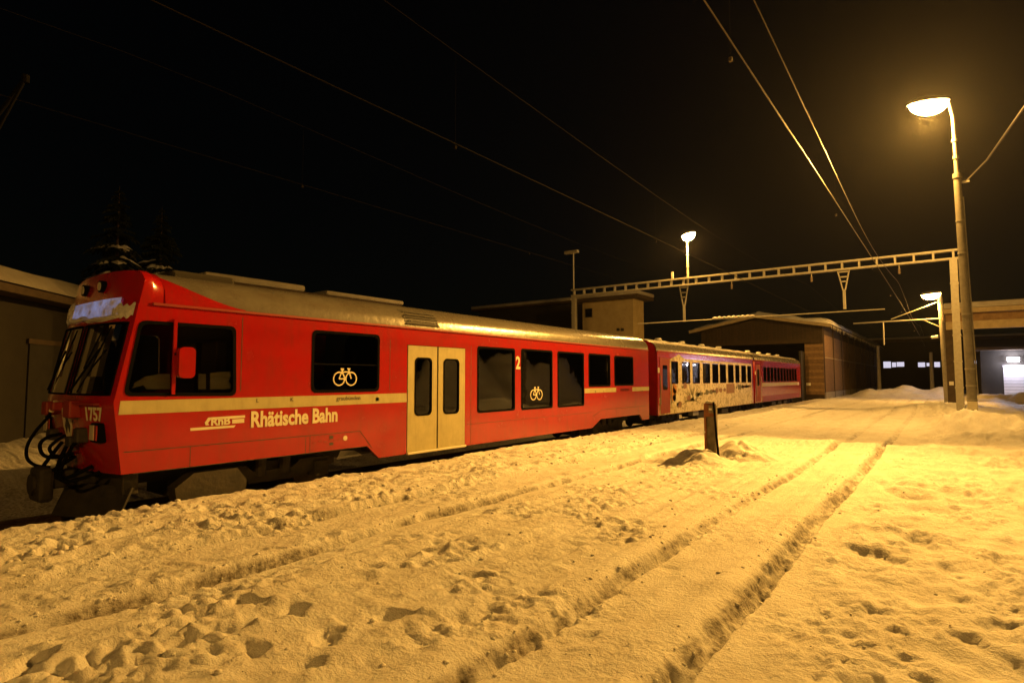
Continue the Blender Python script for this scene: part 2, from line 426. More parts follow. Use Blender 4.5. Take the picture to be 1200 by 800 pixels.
def ground_h(x, y, fine=True):
    h = np.zeros_like(x)
    near = 1.0 - sstep(30, 60, y)
    big = fbm(x*0.35, y*0.22, 3, 3)
    h += 0.035*big
    # right hand drifted and trampled field
    zr = sstep(-1.15, -0.75, x)
    dr = billow(x*1.1 + y*0.25, y*0.8 - x*0.35, 5, 9, 0.56)
    h += zr*(0.105*(0.55 - dr)*(0.4 + 0.9*sstep(-.2, .5, fbm(x*.5, y*.4, 2, 31))) + 0.032*fbm(x*2.6, y*1.9, 3, 21))
    # trodden strip between the two snowed-in tracks
    zm = sstep(-5.15, -4.9, x)*(1-sstep(-2.75, -2.45, x))
    lm = fbm(x*2.1, y*1.5, 3, 41)
    h += zm*(0.030*(0.32 - billow(x*2.7, y*2.3, 4, 44, 0.6))*(0.35 + sstep(-.1, .5, lm)) + 0.014*lm)
    # lumpy ploughed bank beside the train
    zb = sstep(-8.75, -8.35, x)*(1-sstep(-6.35, -6.1, x))
    h += zb*(0.055*(0.5 - billow(x*1.9, y*1.5, 4, 51, 0.62)) + 0.04)
    # between rails: nearly smooth
    zi = sstep(-2.2, -2.1, x)*(1-sstep(-1.5, -1.38, x))
    h += zi*(0.012*fbm(x*3, y*1.4, 3, 61) + 0.018*np.maximum(0, fbm(x*1.3, y*.9, 3, 67)-.25))
    zi2 = sstep(-6.1, -6.0, x)*(1-sstep(-5.4, -5.3, x))
    h += zi2*(0.02*(0.4 - billow(x*2.4, y*1.9, 4, 71, .6)))
    stk = fbm(x*5.5 + .15*pnoise(y*.8, x, 181), y*0.22, 3, 183, .6)
    h += (zm + zb + .35*zi)*0.022*stk + zr*0.008*stk
    dirt_shade = np.zeros_like(x)
    # flangeway grooves over the buried rails: crumbling sloped bank on the left, sharp cut on the right
    for i, (xr, dep, wid) in enumerate(RUTS):
        wob = 0.02*pnoise(y*1.3, y*0 + i*7.7, 80+i) + 0.012*pnoise(y*5.0, y*0 + i*3.1, 84+i)
        d = x - xr - wob
        am = np.clip(0.85 + 0.7*pnoise(y*0.45, y*0+i*5.1, 90+i), 0.35, 1.15)
        am = am*(1 - 0.75*sstep(14, 24, y))
        prof = np.where(d < 0, sstep(-wid, -0.03, d), 1 - sstep(0.0, 0.035, d))
        crumb = sstep(-wid, -wid*.5, d)*(1-sstep(-.05, 0.0, d))
        low = (.25, .35, .62, .5)[i]
        h -= dep*am*np.where(d < 0, prof, np.maximum(prof, low*(1-sstep(.12, .6, d))))
        h += crumb*dep*0.30*am*(fbm(x*10, y*5.0, 2, 95+i, .5) + .6*pnoise(x*19, y*13, 98+i))
        h += 0.028*am*np.exp(-((d+wid+.1)/0.12)**2)
        dirt_shade += np.clip(1.5*am*np.maximum(prof, crumb*.9)*(0.35 + .8*sstep(-.3, .3, fbm(x*6, y*3, 2, 99)))*np.clip(dep*7.5, 0, 1.0), 0, 1)  # browned for soiled snow and for the shade inside the grooves
    # the cleared track under the train
    edge = -8.42 + 0.16*fbm(y*0.9, y*0+2.2, 3, 101)
    tr = 1 - sstep(edge-0.35, edge, x)
    h -= tr*0.42
    h += tr*0.10*(0.45 - billow(x*1.3, y*1.1, 4, 107, .6))
    back = 1 - sstep(-16, -12.6, x)
    h += back*(0.30 + 0.10*fbm(x*.6, y*.6, 3, 111))
    dirt_shade += tr*(1-back)*0.95 + back*0.6  # dirty snow, with the shade under and beyond the train painted in
    # a ploughed crossing in front of the mast, ridge on the near side
    ycr = y + 0.25*fbm(x*0.5, y*0, 2, 120)
    cr = sstep(17.6, 18.6, ycr)*(1-sstep(21.0, 23.0, ycr))*sstep(-9, -6.5, x)
    h -= cr*0.06
    h += 0.11*np.exp(-((ycr-16.9)/0.75)**2)*sstep(-5.5, -1.5, x)
    dirt_shade += cr*0.16
    # snow banks round the lamp mast
    for (mx, my, hh, sx, sy) in ((0.55, 19.0, .28, 1.5, .85), (1.9, 19.4, .30, 1.3, .9), (0.75, 24.2, .50, 1.0, 1.7), (1.8, 22.6, .42, 1.1, .8), (0.2, 23.2, .30, .8, .8), (3.6, 20.6, .25, 1.2, .8), (-.4, 37, .45, 2.2, 2.2)):
        nz = 1 + 0.25*fbm(x*1.5, y*1.2, 3, 130)
        h += hh*nz*np.exp(-((x-mx)/sx)**2 - ((y-my)/sy)**2)
    # partly cleared road to the right of the mast
    rd = sstep(2.6, 3.6, x + .3*fbm(y*.4, y*0, 2, 140))*sstep(21.5, 23.5, y)*(1-sstep(52, 58, y))
    h -= rd*0.18
    dirt_shade += rd*0.5
    # yard floor beyond, with wheel marks
    far = sstep(24, 30, y)*sstep(-7.6, -6.5, x)
    h += far*0.03*fbm(x*1.2, y*.5, 3, 150)
    for xr in (-3.6, -2.2, -5.1, -.6):
        dirt_shade += far*0.22*np.exp(-((x - xr - .5*pnoise(y*.07, y*0+xr, 155))/.16)**2)
    dirt_shade += far*0.12
    if fine:
        rough = 0.013 + 0.005*zr + 0.011*zb + 0.009*zm - 0.007*zi
        patch = .2 + 1.4*sstep(-.15, .45, fbm(x*.9, y*.7, 2, 163))
        h += rough*patch*near*(fbm(x*8, y*7, 3, 160, .65) + .35*pnoise(x*21, y*17, 168) - .6*billow(x*5, y*4.5, 2, 166) + .2)
    for (fx, fy, fa, fd, fs) in FOOT:
        dx = x-fx; dy = y-fy
        msk = (np.abs(dx) < .5) & (np.abs(dy) < .5)
        if not msk.any(): continue
        lx = (dx*math.cos(fa) + dy*math.sin(fa))[msk]/(0.150*fs); ly = (-dx*math.sin(fa) + dy*math.cos(fa))[msk]/(0.085*fs)
        r2 = lx*lx + ly*ly + .7*pnoise(x[msk]*6, y[msk]*6, 170) + .5*pnoise(x[msk]*14, y[msk]*14, 171)
        h[msk] += -fd*.9*(1-sstep(0.5, 0.95, r2))*(.75 + .25*lx) + fd*0.25*np.exp(-((lx-1.5)/.5)**2 - (ly/.9)**2)*(.6+pnoise(x[msk]*9, y[msk]*9, 172))
    return h, np.clip(dirt_shade, 0, 1)
def gz(x, y):
    h, _ = ground_h(np.array([float(x)]), np.array([float(y)])); return float(h[0])

def axis_pts(lo, hi, dens):
    pts = [lo]
    while pts[-1] < hi:
        pts.append(pts[-1] + dens(pts[-1]))
    return np.array(pts)
def make_ground():
    def dx(x):
        if -9.2 <= x <= 2.2:
            d = 0.034
            for xr, _, w in RUTS:
                if xr - w - .1 < x < xr + .08: d = 0.017
            return d
        e = (-9.2 - x) if x < 0 else (x - 2.2)
        return 0.05 + 0.05*e
    def dy(y):
        if y < -2: return 0.15 + 0.08*(-2-y)
        if y < .3: return 0.05
        return max(0.026, 0.0058*y)
    xs = axis_pts(-420, 420, dx); ys = axis_pts(-60, 700, dy)
    X, Y = np.meshgrid(xs, ys)
    H, D = ground_h(X.ravel(), Y.ravel())
    nx, ny = len(xs), len(ys)
    co = np.stack([X.ravel(), Y.ravel(), H], 1).astype(np.float32)
    me = bpy.data.meshes.new('snow_ground')
    me.vertices.add(nx*ny); me.vertices.foreach_set('co', co.ravel())
    i = np.arange(nx*ny).reshape(ny, nx)
    q = np.stack([i[:-1, :-1], i[:-1, 1:], i[1:, 1:], i[1:, :-1]], -1).reshape(-1, 4)
    nf = len(q)
    me.loops.add(nf*4); me.loops.foreach_set('vertex_index', q.ravel().astype(np.int32))
    me.polygons.add(nf); me.polygons.foreach_set('loop_start', (np.arange(nf)*4).astype(np.int32))
    me.polygons.foreach_set('use_smooth', np.ones(nf, dtype=bool))
    a = me.attributes.new('dirt', 'FLOAT', 'POINT'); a.data.foreach_set('value', D.astype(np.float32))
    me.update(calc_edges=True)
    me.materials.append(M['snow_ground'])
    o = bpy.data.objects.new('snow_ground', me); COL.objects.link(o); o['kind'] = 'structure'
    print('ground quads', nf)
make_ground()

# loose crumbs of snow, far too many to count
def make_clods():
    bm = bmesh.new(); bmesh.ops.create_icosphere(bm, subdivisions=1, radius=1.0)
    bm.verts.index_update()
    bv = np.array([v.co[:] for v in bm.verts]); bf = np.array([[v.index for v in f.verts] for f in bm.faces]); bm.free()
    R = np.random.RandomState(3); P = []
    def put(n, fx, y0, y1, s0, s1):
        for _ in range(n):
            y = y0 + (y1-y0)*R.rand()**1.7
            P.append((fx(), y, s0 + (s1-s0)*R.rand()**3))
    for xr, _, w in RUTS:
        put(260, lambda: xr - w*.6 + R.randn()*w*.55, .8, 18, .006, .022)
    put(500, lambda: R.uniform(-8.4, -6.2), 0.5, 22, .008, .045)
    put(260, lambda: R.uniform(-5.1, -2.5), 0.8, 18, .006, .025)
    put(160, lambda: R.uniform(-1.1, 2.0), 2.0, 16, .006, .018)
    put(60, lambda: R.uniform(-2.1, -1.4), 2.0, 16, .005, .012)
    A = np.array(P); z, _ = ground_h(A[:, 0].copy(), A[:, 1].copy())
    V = []; Fc = []
    for k in range(len(A)):
        s = A[k, 2]
        v = bv*(s*(0.75 + .5*R.rand(len(bv), 1)))*np.array([1, 1, .75])
        V.append(v + np.array([A[k, 0], A[k, 1], z[k] + s*.05])); Fc.append(bf + k*len(bv))
    me = bpy.data.meshes.new('snow_crumbs'); me.from_pydata(np.concatenate(V).tolist(), [], np.concatenate(Fc).tolist())
    o = link_mesh('snow_crumbs', me, 'snow', None, True)
    tag(o, 'loose crumbs of snow scattered over the ploughed yard', 'snow', kind='stuff')
make_clods()

def snow_heap(name, c, rx, ry, h, seed, label, m='snow', group=None, peaks=None, res=46):
    n = res; vs = []; fs = []
    xs = np.linspace(-1.25, 1.25, n); X, Y = np.meshgrid(xs, xs)
    wx = c[0] + X*rx; wy = c[1] + Y*ry
    r = np.sqrt(X*X + Y*Y)
    if peaks:
        H = sum(a*np.exp(-((X-px)/sx)**2 - ((Y-py)/sy)**2) for px, py, a, sx, sy in peaks)
    else:
        H = np.clip(1 - r**1.6, 0, 1)
    H = H*(1-sstep(.95, 1.22, r))
    H = H*(1 + .35*fbm(wx*2.2/max(.5, rx), wy*2.2/max(.5, ry), 3, seed)) + .10*H*billow(wx*3.1, wy*3.1, 4, seed+3, .6)
    G, _ = ground_h(wx.ravel(), wy.ravel()); G = G.reshape(n, n)
    Z = G - .05 + h*H - .05*sstep(.9, 1.2, r)
    co = np.stack([wx.ravel(), wy.ravel(), Z.ravel()], 1)
    i = np.arange(n*n).reshape(n, n)
    q = np.stack([i[:-1, :-1], i[:-1, 1:], i[1:, 1:], i[1:, :-1]], -1).reshape(-1, 4)
    me = bpy.data.meshes.new(name); me.from_pydata(co.tolist(), [], q.tolist())
    o = link_mesh(name, me, m, None, True)
    return tag(o, label, 'snow pile', group)

POST = onz(838, 537)
snow_heap('snow_pile', (POST.x - .30, POST.y - .62), 1.35, 1.05, .29, 200, 'low lumpy snow pile at the foot of the rusty post', peaks=[(.0, .05, .55, .55, .55), (-.15, .25, .38, .24, .30), (.22, .15, .30, .28, .3), (-.68, -.02, .30, .16, .22), (-.35, -.4, .18, .3, .25)], res=64)
snow_heap('snow_pile', (POST.x + .25, POST.y + .75), 1.0, .95, .32, 210, 'pointed snow pile right behind the rusty post', peaks=[(0, 0, .9, .42, .6), (.45, -.1, .5, .45, .5), (-.5,.1,.3,.3,.3)])
p = ony(1068, 455, 62); snow_heap('snow_pile', (p.x - .5, 62), 4.2, 2.2, .7, 220, 'long rounded snow pile across the end of the yard', peaks=[(-.6, 0, .95, .3, .6), (-.1, 0, 1, .35, .6), (.45, 0, .9, .4, .6), (.85, 0, .75, .3, .6)])
p = ony(1180, 455, 56); snow_heap('snow_pile', (p.x + 1.5, 56), 4.5, 1.8, .9, 230, 'low snow pile below the white roller door', 'snow_old', peaks=[(-.7, 0, .5, .3, .6), (-.1, 0, .8, .35, .6), (.5, 0, 1.0, .4, .6)])
snow_heap('snow_pile', (11.5, 38), 4.0, 10.5, 3.6, 240, 'high ploughed snow bank along the far side of the road', peaks=[(0, -.75, .8, .5, .2), (0, -.45, .95, .6, .17), (.1, -.15, .75, .5, .16), (0, .15, 1.0, .55, .2), (0, .5, .8, .5, .2), (0, .8, .7, .5, .2)], res=70)

# ------------------------------------------------------------------ tracks (rails lie in the grooves)
def railway_track(xc, y0, y1, zt, label, group='railway tracks in the yard'):
    t = thing('railway_track', (xc, y0, zt-.14), label, 'railway track', group)
    for s in (-.5, .5):
        MB().prism([(xc+s-.033, zt), (xc+s+.033, zt), (xc+s+.033, zt-.035), (xc+s+.009, zt-.045), (xc+s+.009, zt-.115), (xc+s+.06, zt-.13), (xc+s+.06, zt-.14), (xc+s-.06, zt-.14), (xc+s-.06, zt-.13), (xc+s-.009, zt-.115), (xc+s-.009, zt-.045), (xc+s-.033, zt-.035)], 'y', y0, y1).build('rail', 'rail', t)
railway_track(-1.745, -3, 60, -.15, 'metre gauge track buried in snow, two deep grooves over its rails')
railway_track(-5.7, -3, 60, -.13, 'snowed-in metre gauge track midway between train and open yard')
railway_track(-10.02, -30, 100, -.27, 'metre gauge track under the red train')

# ------------------------------------------------------------------ the train
XS = -8.70                      # near side of the cars
CW = 2.64                       # body width
XF = XS - CW
XC = XS - CW/2
ZR = -.27                       # rail top under the train
def sp(px, py): 
    q = onx(px, py, XS); return (q.y, q.z)
ROOFZ = 2.72
def roof_prof(crown=.55, n=14):
    pts = []
    for i in range(n+1):
        a = math.pi*i/n
        c = math.cos(a); s_ = math.sin(a)
        pts.append((XC + CW/2*math.copysign(abs(c)**.62, c), ROOFZ + crown*s_**.85))
    return pts
def wheelset(parent, y):
    for s in (-.5, .5):
        x = XC + s
        w = MB().tube([(x-.055, y, ZR+.36), (x-.04, y, ZR+.36), (x+.04, y, ZR+.36), (x+.055, y, ZR+.36)], [.30, .355, .355, .30], 28).build('wheel', 'wheel', parent, True)
        MB().tube([(x-.09, y, ZR+.36), (x+.09, y, ZR+.36)], .10, 14).build('hub', 'bogie', w)
    MB().tube([(XC-.5, y, ZR+.36), (XC+.5, y, ZR+.36)], .07, 10).build('axle', 'under', parent)
def bogie(root, yc, wb=1.8):
    b = MB()
    for s in (-.82, .82):
        b.prism([(yc-wb/2-.3, ZR+.42), (yc-wb/2-.3, ZR+.56), (yc-.5, ZR+.56), (yc-.35, ZR+.44), (yc+.35, ZR+.44), (yc+.5, ZR+.56), (yc+wb/2+.3, ZR+.56), (yc+wb/2+.3, ZR+.42), (yc+.4, ZR+.26), (yc-.4, ZR+.26)], 'x', XC+s-.06, XC+s+.06)
        for e in (-1, 1):
            b.box((XC+s-.13, yc+e*wb/2-.14, ZR+.22), (XC+s+.13, yc+e*wb/2+.14, ZR+.50), bev=.03)
            b.tube([(XC+s+.02, yc+e*.22, ZR+.36), (XC+s+.02, yc+e*.22, ZR+.68)], .10, 12)
    b.box((XC-.8, yc-.25, ZR+.40), (XC+.8, yc+.25, ZR+.58)); b.box((XC-.38, yc-wb/2-.55, ZR+.16), (XC+.38, yc+wb/2+.55, ZR+.62))
    o = b.build('bogie', 'bogie', root)
    for e in (-1, 1): wheelset(o, yc + e*wb/2)
    return o
def window(root, outline, X=XS, fr=.035, glass='glass', deep=.03, name='window'):
    w = side_piece(name, [grow(outline, fr), grow(outline, -.012)], X - .018, .026, 'rubber', root)
    side_piece('pane', [grow(outline, .0)], X - deep, .003, glass, w)
    return w
def bicycle(parent, cy, cz, w, X):
    R = w*.235
    b = MB()
    a = Vector((X, cy - w/2 + R, cz - w*.10)); c = Vector((X, cy + w/2 - R, cz - w*.10)); th = w*.028
    b.ring(a, R, th, (1, 0, 0), 26, 5); b.ring(c, R, th, (1, 0, 0), 26, 5)
    bb = Vector((X, cy - w*.02, cz - w*.10)); seat = Vector((X, cy - w*.13, cz + w*.20)); head = Vector((X, cy + w*.17, cz + w*.16))
    for p, q in ((a, bb), (a, seat), (bb, seat + Vector((0, 0, .0))), (bb, head), (seat.lerp(bb, .18), head), (head + Vector((0, -w*.03, w*.09)), c)):
        b.tube([p, q], th*.95, 5)
    b.tube([seat + Vector((0, -w*.07, w*.04)), seat + Vector((0, w*.06, w*.05))], th*1.5, 5); b.tube([seat, seat + Vector((0, -.0, w*.05))], th, 5)
    hb = head + Vector((0, -w*.03, w*.09)); b.tube([hb, hb + Vector((0, w*.08, w*.02))], th*1.1, 5); b.tube([hb, hb + Vector((0, -w*.05, w*.03))], th*1.1, 5)
    b.ring(bb, w*.035, th, (1, 0, 0), 12, 4)
    # flatten to a sticker
    b.v = [(X + (v[0]-X)*.12, v[1], v[2]) for v in b.v]
    return b.build('bicycle_symbol', 'cream_print', parent)
def side_text(parent, body, y0, z, size, bold=0.0, m='cream_print', name='lettering', X=XS, width=None, wscale=1.0, slope=0):
    me = text_mesh(body, size, .002, bold, 'LEFT', wscale)
    if width:
        xs = [v.co.x for v in me.vertices]; me.transform(Matrix.Diagonal((width/(max(xs)-min(xs)), 1, 1, 1)))
    me.transform(SIDE(X + .006) @ Matrix.Translation((y0, z, 0)))
    return link_mesh(name, me, m, parent)

def control_car():
    nose = [sp(142, 550), sp(133, 472), sp(159, 372)]           # profile of the front edge
    yb, yk, yt = nose[0][0], nose[1][0], nose[2][0]
    zb, zk, zt = nose[0][1], nose[1][1], nose[2][1]
    yend = sp(760, 440)[0]
    root = thing('control_car', (XC, yk, ZR), 'red control car with sloped cab front, large side windows and cream double door', 'railway car')
    z_hi = (sp(220, 546)[1] + sp(430, 523)[1])/2
    z_lo = (sp(476, 533)[1] + sp(690, 501)[1])/2
    c1 = sp(430, 523)[0]; c2 = sp(444, 535)[0]; c3 = sp(694, 500)[0]; c4 = sp(704, 491)[0]; c5 = sp(750, 487)[0]; c6 = sp(753, 492)[0]
    z_hi2 = sp(728, 488)[1]
    ytop = yt + .03
    outer = [(yb, z_hi), (yk - .0, zk), (yt, zt), (ytop, ROOFZ), (yend, ROOFZ), (yend, z_lo + .03), (c6, z_lo+.03), (c5, z_hi2), (c4, z_hi2), (c3, z_lo), (c2, z_lo), (c1, z_hi)]
    cabw = rpoly([sp(166, 378), sp(274, 385), sp(274, 461), sp(148, 461)], .09)
    def rect(l, r, t, b_, rad=.08):
        m_ = (l+r)/2; return rrect(sp(l, t)[0], sp(r, t)[0], sp(m_, b_)[1], sp(m_, t)[1], rad)
    wins = [rect(368, 443.5, 391.5, 457, .09), rect(560.5, 602.5, 408.5, 480.5, .07), rect(611.5, 646.5, 411, 477.5, .07), rect(654, 683.5, 413.8, 474.8, .07), rect(690.2, 714.4, 416, 451.5, .07), rect(720.2, 741.4, 418.5, 450.5, .07)]
    dl = sp(477, 450)[0]; dr = sp(545, 450)[0]; dm = sp(512.6, 450)[0]
    dzt = (sp(477, 404)[1] + sp(545, 407.5)[1])/2; dzb = (sp(477, 529)[1] + sp(545, 523)[1])/2
    door_hole = [(dl, dzb), (dr, dzb), (dr, dzt), (dl, dzt)]
    holes = [cabw] + wins + [door_hole]
    side_piece('side_wall', [outer] + holes, XS - .03, .03, 'red', root)
    # far wall: same openings, closed door
    side_piece('side_wall', [outer] + [cabw] + wins, XF + .03, .03, 'red', root)
    # cab side window with bar and mirror
    cw = window(root, cabw, glass='glass')
    ymid = sp(203.5, 420)[0]
    bar = MB().beam((XS+.02, ymid, sp(203, 374)[1]), (XS+.02, ymid, sp(203, 462)[1]), .045, .03, (1, 0, 0)).build('window_bar', 'red', cw)
    mz0, mz1 = sp(216, 443)[1], sp(216, 407)[1]; my0, my1 = sp(206, 425)[0]-.02, sp(226, 425)[0]-.03
    me = flat_mesh([rrect(my0, my1, mz0, mz1, .07)], .05); me.transform(SIDE(XS + .10)); mir = link_mesh('wing_mirror', me, 'red', root)
    MB().beam((XS+.03, ymid, mz1-.1), (XS+.09, my0+.06, mz1-.1), .03, .03).build('mirror_arm', 'rubber', mir)
    for i, w in enumerate(wins):
        wi = window(root, w)
        if i == 0:
            zz = sp(405, 427)[1]; ys = [p[0] for p in w]
            MB().box((XS-.03, min(ys), zz-.012), (XS-.008, max(ys), zz+.012)).build('glazing_bar', 'rubber', wi)
            bicycle(wi, sp(405.5, 441)[0], sp(405.5, 440.5)[1], sp(419, 441)[0]-sp(392.5, 441)[0], XS-.022)
        if i == 2:
            bicycle(wi, sp(629.5, 461)[0], sp(629.5, 460)[1], sp(636.5, 461)[0]-sp(623, 461)[0], XS-.022)
        window(root, w, X=XF + .06)
    # double door
    for (a, b_, wl, wr, wt, wb) in ((dl+.015, dm-.022, 486.5, 505, 420, 485.5), (dm+.022, dr-.015, 520, 537, 421.5, 483.5)):
        wy = rrect(sp(wl, 450)[0], sp(wr, 450)[0], sp((wl+wr)/2, wb)[1], sp((wl+wr)/2, wt)[1], .1)
        d = side_piece('door_leaf', [[(a, dzb+.02), (b_, dzb+.02), (b_, dzt-.012), (a, dzt-.012)], wy], XS - .012, .02, 'cream', root)
        side_piece('door_window_frame', [grow(wy, .022), grow(wy, -.01)], XS - .004, .02, 'rubber', d)
        side_piece('pane', [wy], XS - .012, .003, 'glass_dark', d)
    MB().box((XS-.06, dm-.021, dzb+.02), (XS-.012, dm+.021, dzt-.01)).build('door_seal', 'rubber', root)
    MB().box((XS-.06, dl, dzb-.03), (XS+.05, dr, dzb+.015), bev=.008).build('door_sill', 'cream_print', root)
    # stripe and trim
    zs0 = (sp(139, 486)[1] + sp(475, 471)[1])/2; zs1 = (sp(139, 470.5)[1] + sp(475, 460)[1])/2
    side_piece('stripe', [[(sp(137, 478)[0]+.02, zs0), (dl-.01, zs0), (dl-.01, zs1), (sp(139, 470)[0]+.02, zs1)]], XS + .001, .003, 'cream', root)
    for a, b_ in ((685, 722), (741, 760.5)):
        side_piece('stripe', [[(sp(a, 458)[0], zs0+.03), (sp(b_, 458)[0], zs0+.03), (sp(b_, 458)[0], zs1-.01), (sp(a, 458)[0], zs1-.01)]], XS + .001, .003, 'cream', root)
    v = MB()
    for k in range(3):
        z = sp(732, 456.8)[1] - .03 + k*.03; v.box((XS-.005, sp(727, 456)[0], z), (XS+.006, sp(737, 456)[0], z+.014))
    v.build('vent', 'rubber', root)
    # panel seams and lower skirt hatches
    seam = MB()
    z1 = sp(220, 523)[1]; z2 = sp(422, 506)[1]
    seam.box((XS-.004, yb+.02, z1-.006), (XS+.002, sp(422, 506)[0], z1+.006))
    seam.beam((XS, sp(422, 506)[0], z1), (XS, sp(436, 527)[0], z_hi-.05), .006, .012, (1, 0, 0))
    for px in (223, 358, 363):
        y = sp(px, 530)[0]; seam.box((XS-.004, y-.005, z_hi), (XS+.002, y+.005, z1))
    for px, t, b_ in ((283, 372, 458), (457, 398, 457), (552, 405, 520)):
        y = sp(px, 420)[0]; seam.box((XS-.004, y-.005, sp(px, b_)[1]), (XS+.002, y+.005, sp(px, t)[1]))
    zz = sp(704, 480)[1]
    seam.box((XS-.004, c4+.1, zz-.005), (XS+.002, yend, zz+.005)); seam.beam((XS, c4+.1, zz), (XS, c3+.05, z_lo+.35), .006, .01, (1, 0, 0))
    zz2 = sp(600, 492)[1]; seam.box((XS-.004, dr+.05, zz2-.004), (XS+.0015, c3+.02, zz2+.004))
    for px in (723, 748):
        y = sp(px, 480)[0]; seam.box((XS-.004, y-.005, z_hi2), (XS+.002, y+.005, zz))
    seam.build('panel_seam', 'under', root)
    MB().box((XS-.02, yt+.2, ROOFZ-.02), (XS+.028, yend-.02, ROOFZ+.018), bev=.006).build('drip_rail', 'red_dirty', root)
    # lettering
    ty0 = sp(293, 498)[0]; ty1 = sp(394.5, 494)[0]; tz = (sp(293, 499.5)[1] + sp(394, 493.7)[1])/2
    side_text(root, 'Rhätische Bahn', ty0, tz, .34, .011, width=ty1-ty0)
    lg = [[sp(240, 495), sp(244, 489), sp(287, 486.3), sp(287, 489.2), sp(246, 492), sp(243.5, 495.6), sp(245, 497.8), sp(241, 498.2)],
          [sp(272, 491.2), sp(286, 490.3), sp(286, 495), sp(272, 496)], [sp(223, 501.3), sp(276, 498), sp(274, 500.6), sp(223, 504.6)]]
    side_piece('logo', lg, XS + .003, .002, 'cream_print', root)
    side_text(root, 'RhB', sp(246.5, 497)[0], sp(246.5, 498.2)[1], .155, .005, width=sp(269, 497)[0]-sp(246.5, 497)[0])
    side_text(root, '2', sp(604.2, 432)[0], sp(604, 431.8)[1], .44, .012, width=.19)
    side_text(root, 'graubünden', sp(394, 470)[0], sp(394, 469)[1], .105, 0.0, 'print_dark', width=sp(422, 469)[0]-sp(394, 469)[0])
    side_text(root, 'L', sp(300, 471)[0], sp(300, 471.5)[1], .09, 0, 'print_dark'); side_text(root, 'K', sp(340, 470)[0], sp(340, 470)[1], .09, 0, 'print_dark')
    side_text(root, 'R', sp(697, 460)[0], sp(697, 460)[1], .10, 0, 'print_dark'); side_text(root, 'L', sp(707, 460)[0], sp(707, 459.7)[1], .10, 0, 'print_dark'); side_text(root, 'R', sp(752, 459)[0], sp(752, 459)[1], .10, 0, 'print_dark')
    for a, t, b_, w_ in ((440, 465.5, 469.5, 4), (386, 510, 514, 4.5), (386, 518, 521.5, 4.5)):
        y0, z0 = sp(a, b_); y1, z1_ = sp(a+w_, t); MB().box((XS-.002, y0, z0), (XS+.004, y1, z1_)).build('data_plate', 'print_dark', root)
    mk = MB(); q = sp(404.5, 513); mk.tube([(XS-.002, q[0], q[1]), (XS+.006, q[0], q[1])], .045, 16); mk.build('marker_dot', 'cream_print', root)
    mk = MB()
    for k in range(7):
        y = sp(367, 516)[0] + k*.105; z0 = sp(375, 519)[1]
        mk.box((XS-.002, y, z0 + (k % 2)*.02), (XS+.003, y+.06, z0+.03+(k % 2)*.02)); mk.box((XS-.002, y+.01, z0+.10), (XS+.003, y+.05, z0+.125))
    tag(mk.build('stencil_text', 'red_dirty', root), kind='stuff')
    # roof and red cowl over the cab
    prof = roof_prof()
    ys = [ytop + .10, ytop + .34] + list(np.linspace(ytop + .34, yend, 20))[1:]
    ych = sp(288, 369)[0]
    def strip(nm, mm, profile, yy):
        mb = MB(); n = len(profile)
        for y in yy:
            for p in profile: mb.v.append((p[0], y, p[1]))
        for i in range(len(yy)-1):
            for j in range(n-1): mb.f.append((i*n+j, i*n+j+1, (i+1)*n+j+1, (i+1)*n+j))
        return mb.build(nm, mm, root, True)
    strip('roof', 'roof', prof, ys[1:])
    def prof_at(z):                         # near half of the roof curve at height z
        c_ = min(1.0, max(0.0, (z - ROOFZ)/.55))**(1/.85); a_ = math.asin(min(1, c_)); return CW/2*math.cos(a_)**.62
    for sgn_ in (1, -1):                    # red cheeks sweeping down from the cowl to the gutter
        mb = MB(); n1, n2 = 24, 8
        for i in range(n1+1):
            t = i/n1; y = ys[1] - .01 + (ych - ys[1])*t; zl_ = ROOFZ + .03 + .38*(1-t)**1.5
            for j in range(n2+1):
                z = ROOFZ + (zl_-ROOFZ)*j/n2; mb.v.append((XC + sgn_*(prof_at(z) + .010), y, z + .004))
        for i in range(n1):
            for j in range(n2): q_ = i*(n2+1)+j; mb.f.append((q_, q_+1, q_+n2+2, q_+n2+1))
        mb.build('cowl_cheek', 'red', root, True)
    rb = MB().box((XC-.62, yt+.75, ROOFZ+.42), (XC+.55, yt+1.75, ROOFZ+.65), bev=.05).build('roof_box', 'plaster_grey', root)
    # louvred grille on the roof shoulder
    a = sp(472, 388)[0]; b_ = sp(511, 388)[0]
    def shoulder(y, z):
        best = min(prof, key=lambda p: abs(p[1]-z) + (10 if p[0] < XC else 0)); 
        pr = [p for p in prof if p[0] >= XC]; pr.sort(key=lambda p: p[1])
        for k in range(len(pr)-1):
            if pr[k][1] <= z <= pr[k+1][1]:
                t = (z-pr[k][1])/(pr[k+1][1]-pr[k][1]+1e-9); return Vector((pr[k][0]+(pr[k+1][0]-pr[k][0])*t + .012, y, z + .006))
        return Vector((best[0], y, z))
    g = MB()
    za, zb_ = ROOFZ + .06, ROOFZ + .38
    g.add([shoulder(a+.1, za), shoulder(b_+.12, za), shoulder(b_, zb_), shoulder(a, zb_), shoulder(a+.05, (za+zb_)/2), shoulder(b_+.06, (za+zb_)/2)], [(0, 1, 5, 4), (4, 5, 2, 3)])
    gr = g.build('roof_grille', 'under', root)
    for k in range(5):
        z = za + .03 + k*.06; MB().beam(shoulder(a+.1, z) + Vector((.01, 0, .0)), shoulder(b_+.08, z) + Vector((.01, 0, 0)), .015, .012).build('louvre', 'bogie', gr)
    # floor, inner lining, end wall
    MB().box((XS-.07, yk+.3, .42), (XF+.07, yend-.06, .50)).build('floor', 'interior', root)
    MB().prism([(XF+.02, z_hi2+.1), (XS-.062, z_hi2+.1)] + [(p[0]*.97 + XC*.03, p[1]-.01) for p in prof], 'y', yend-.06, yend-.01).build('end_wall', 'red', root)
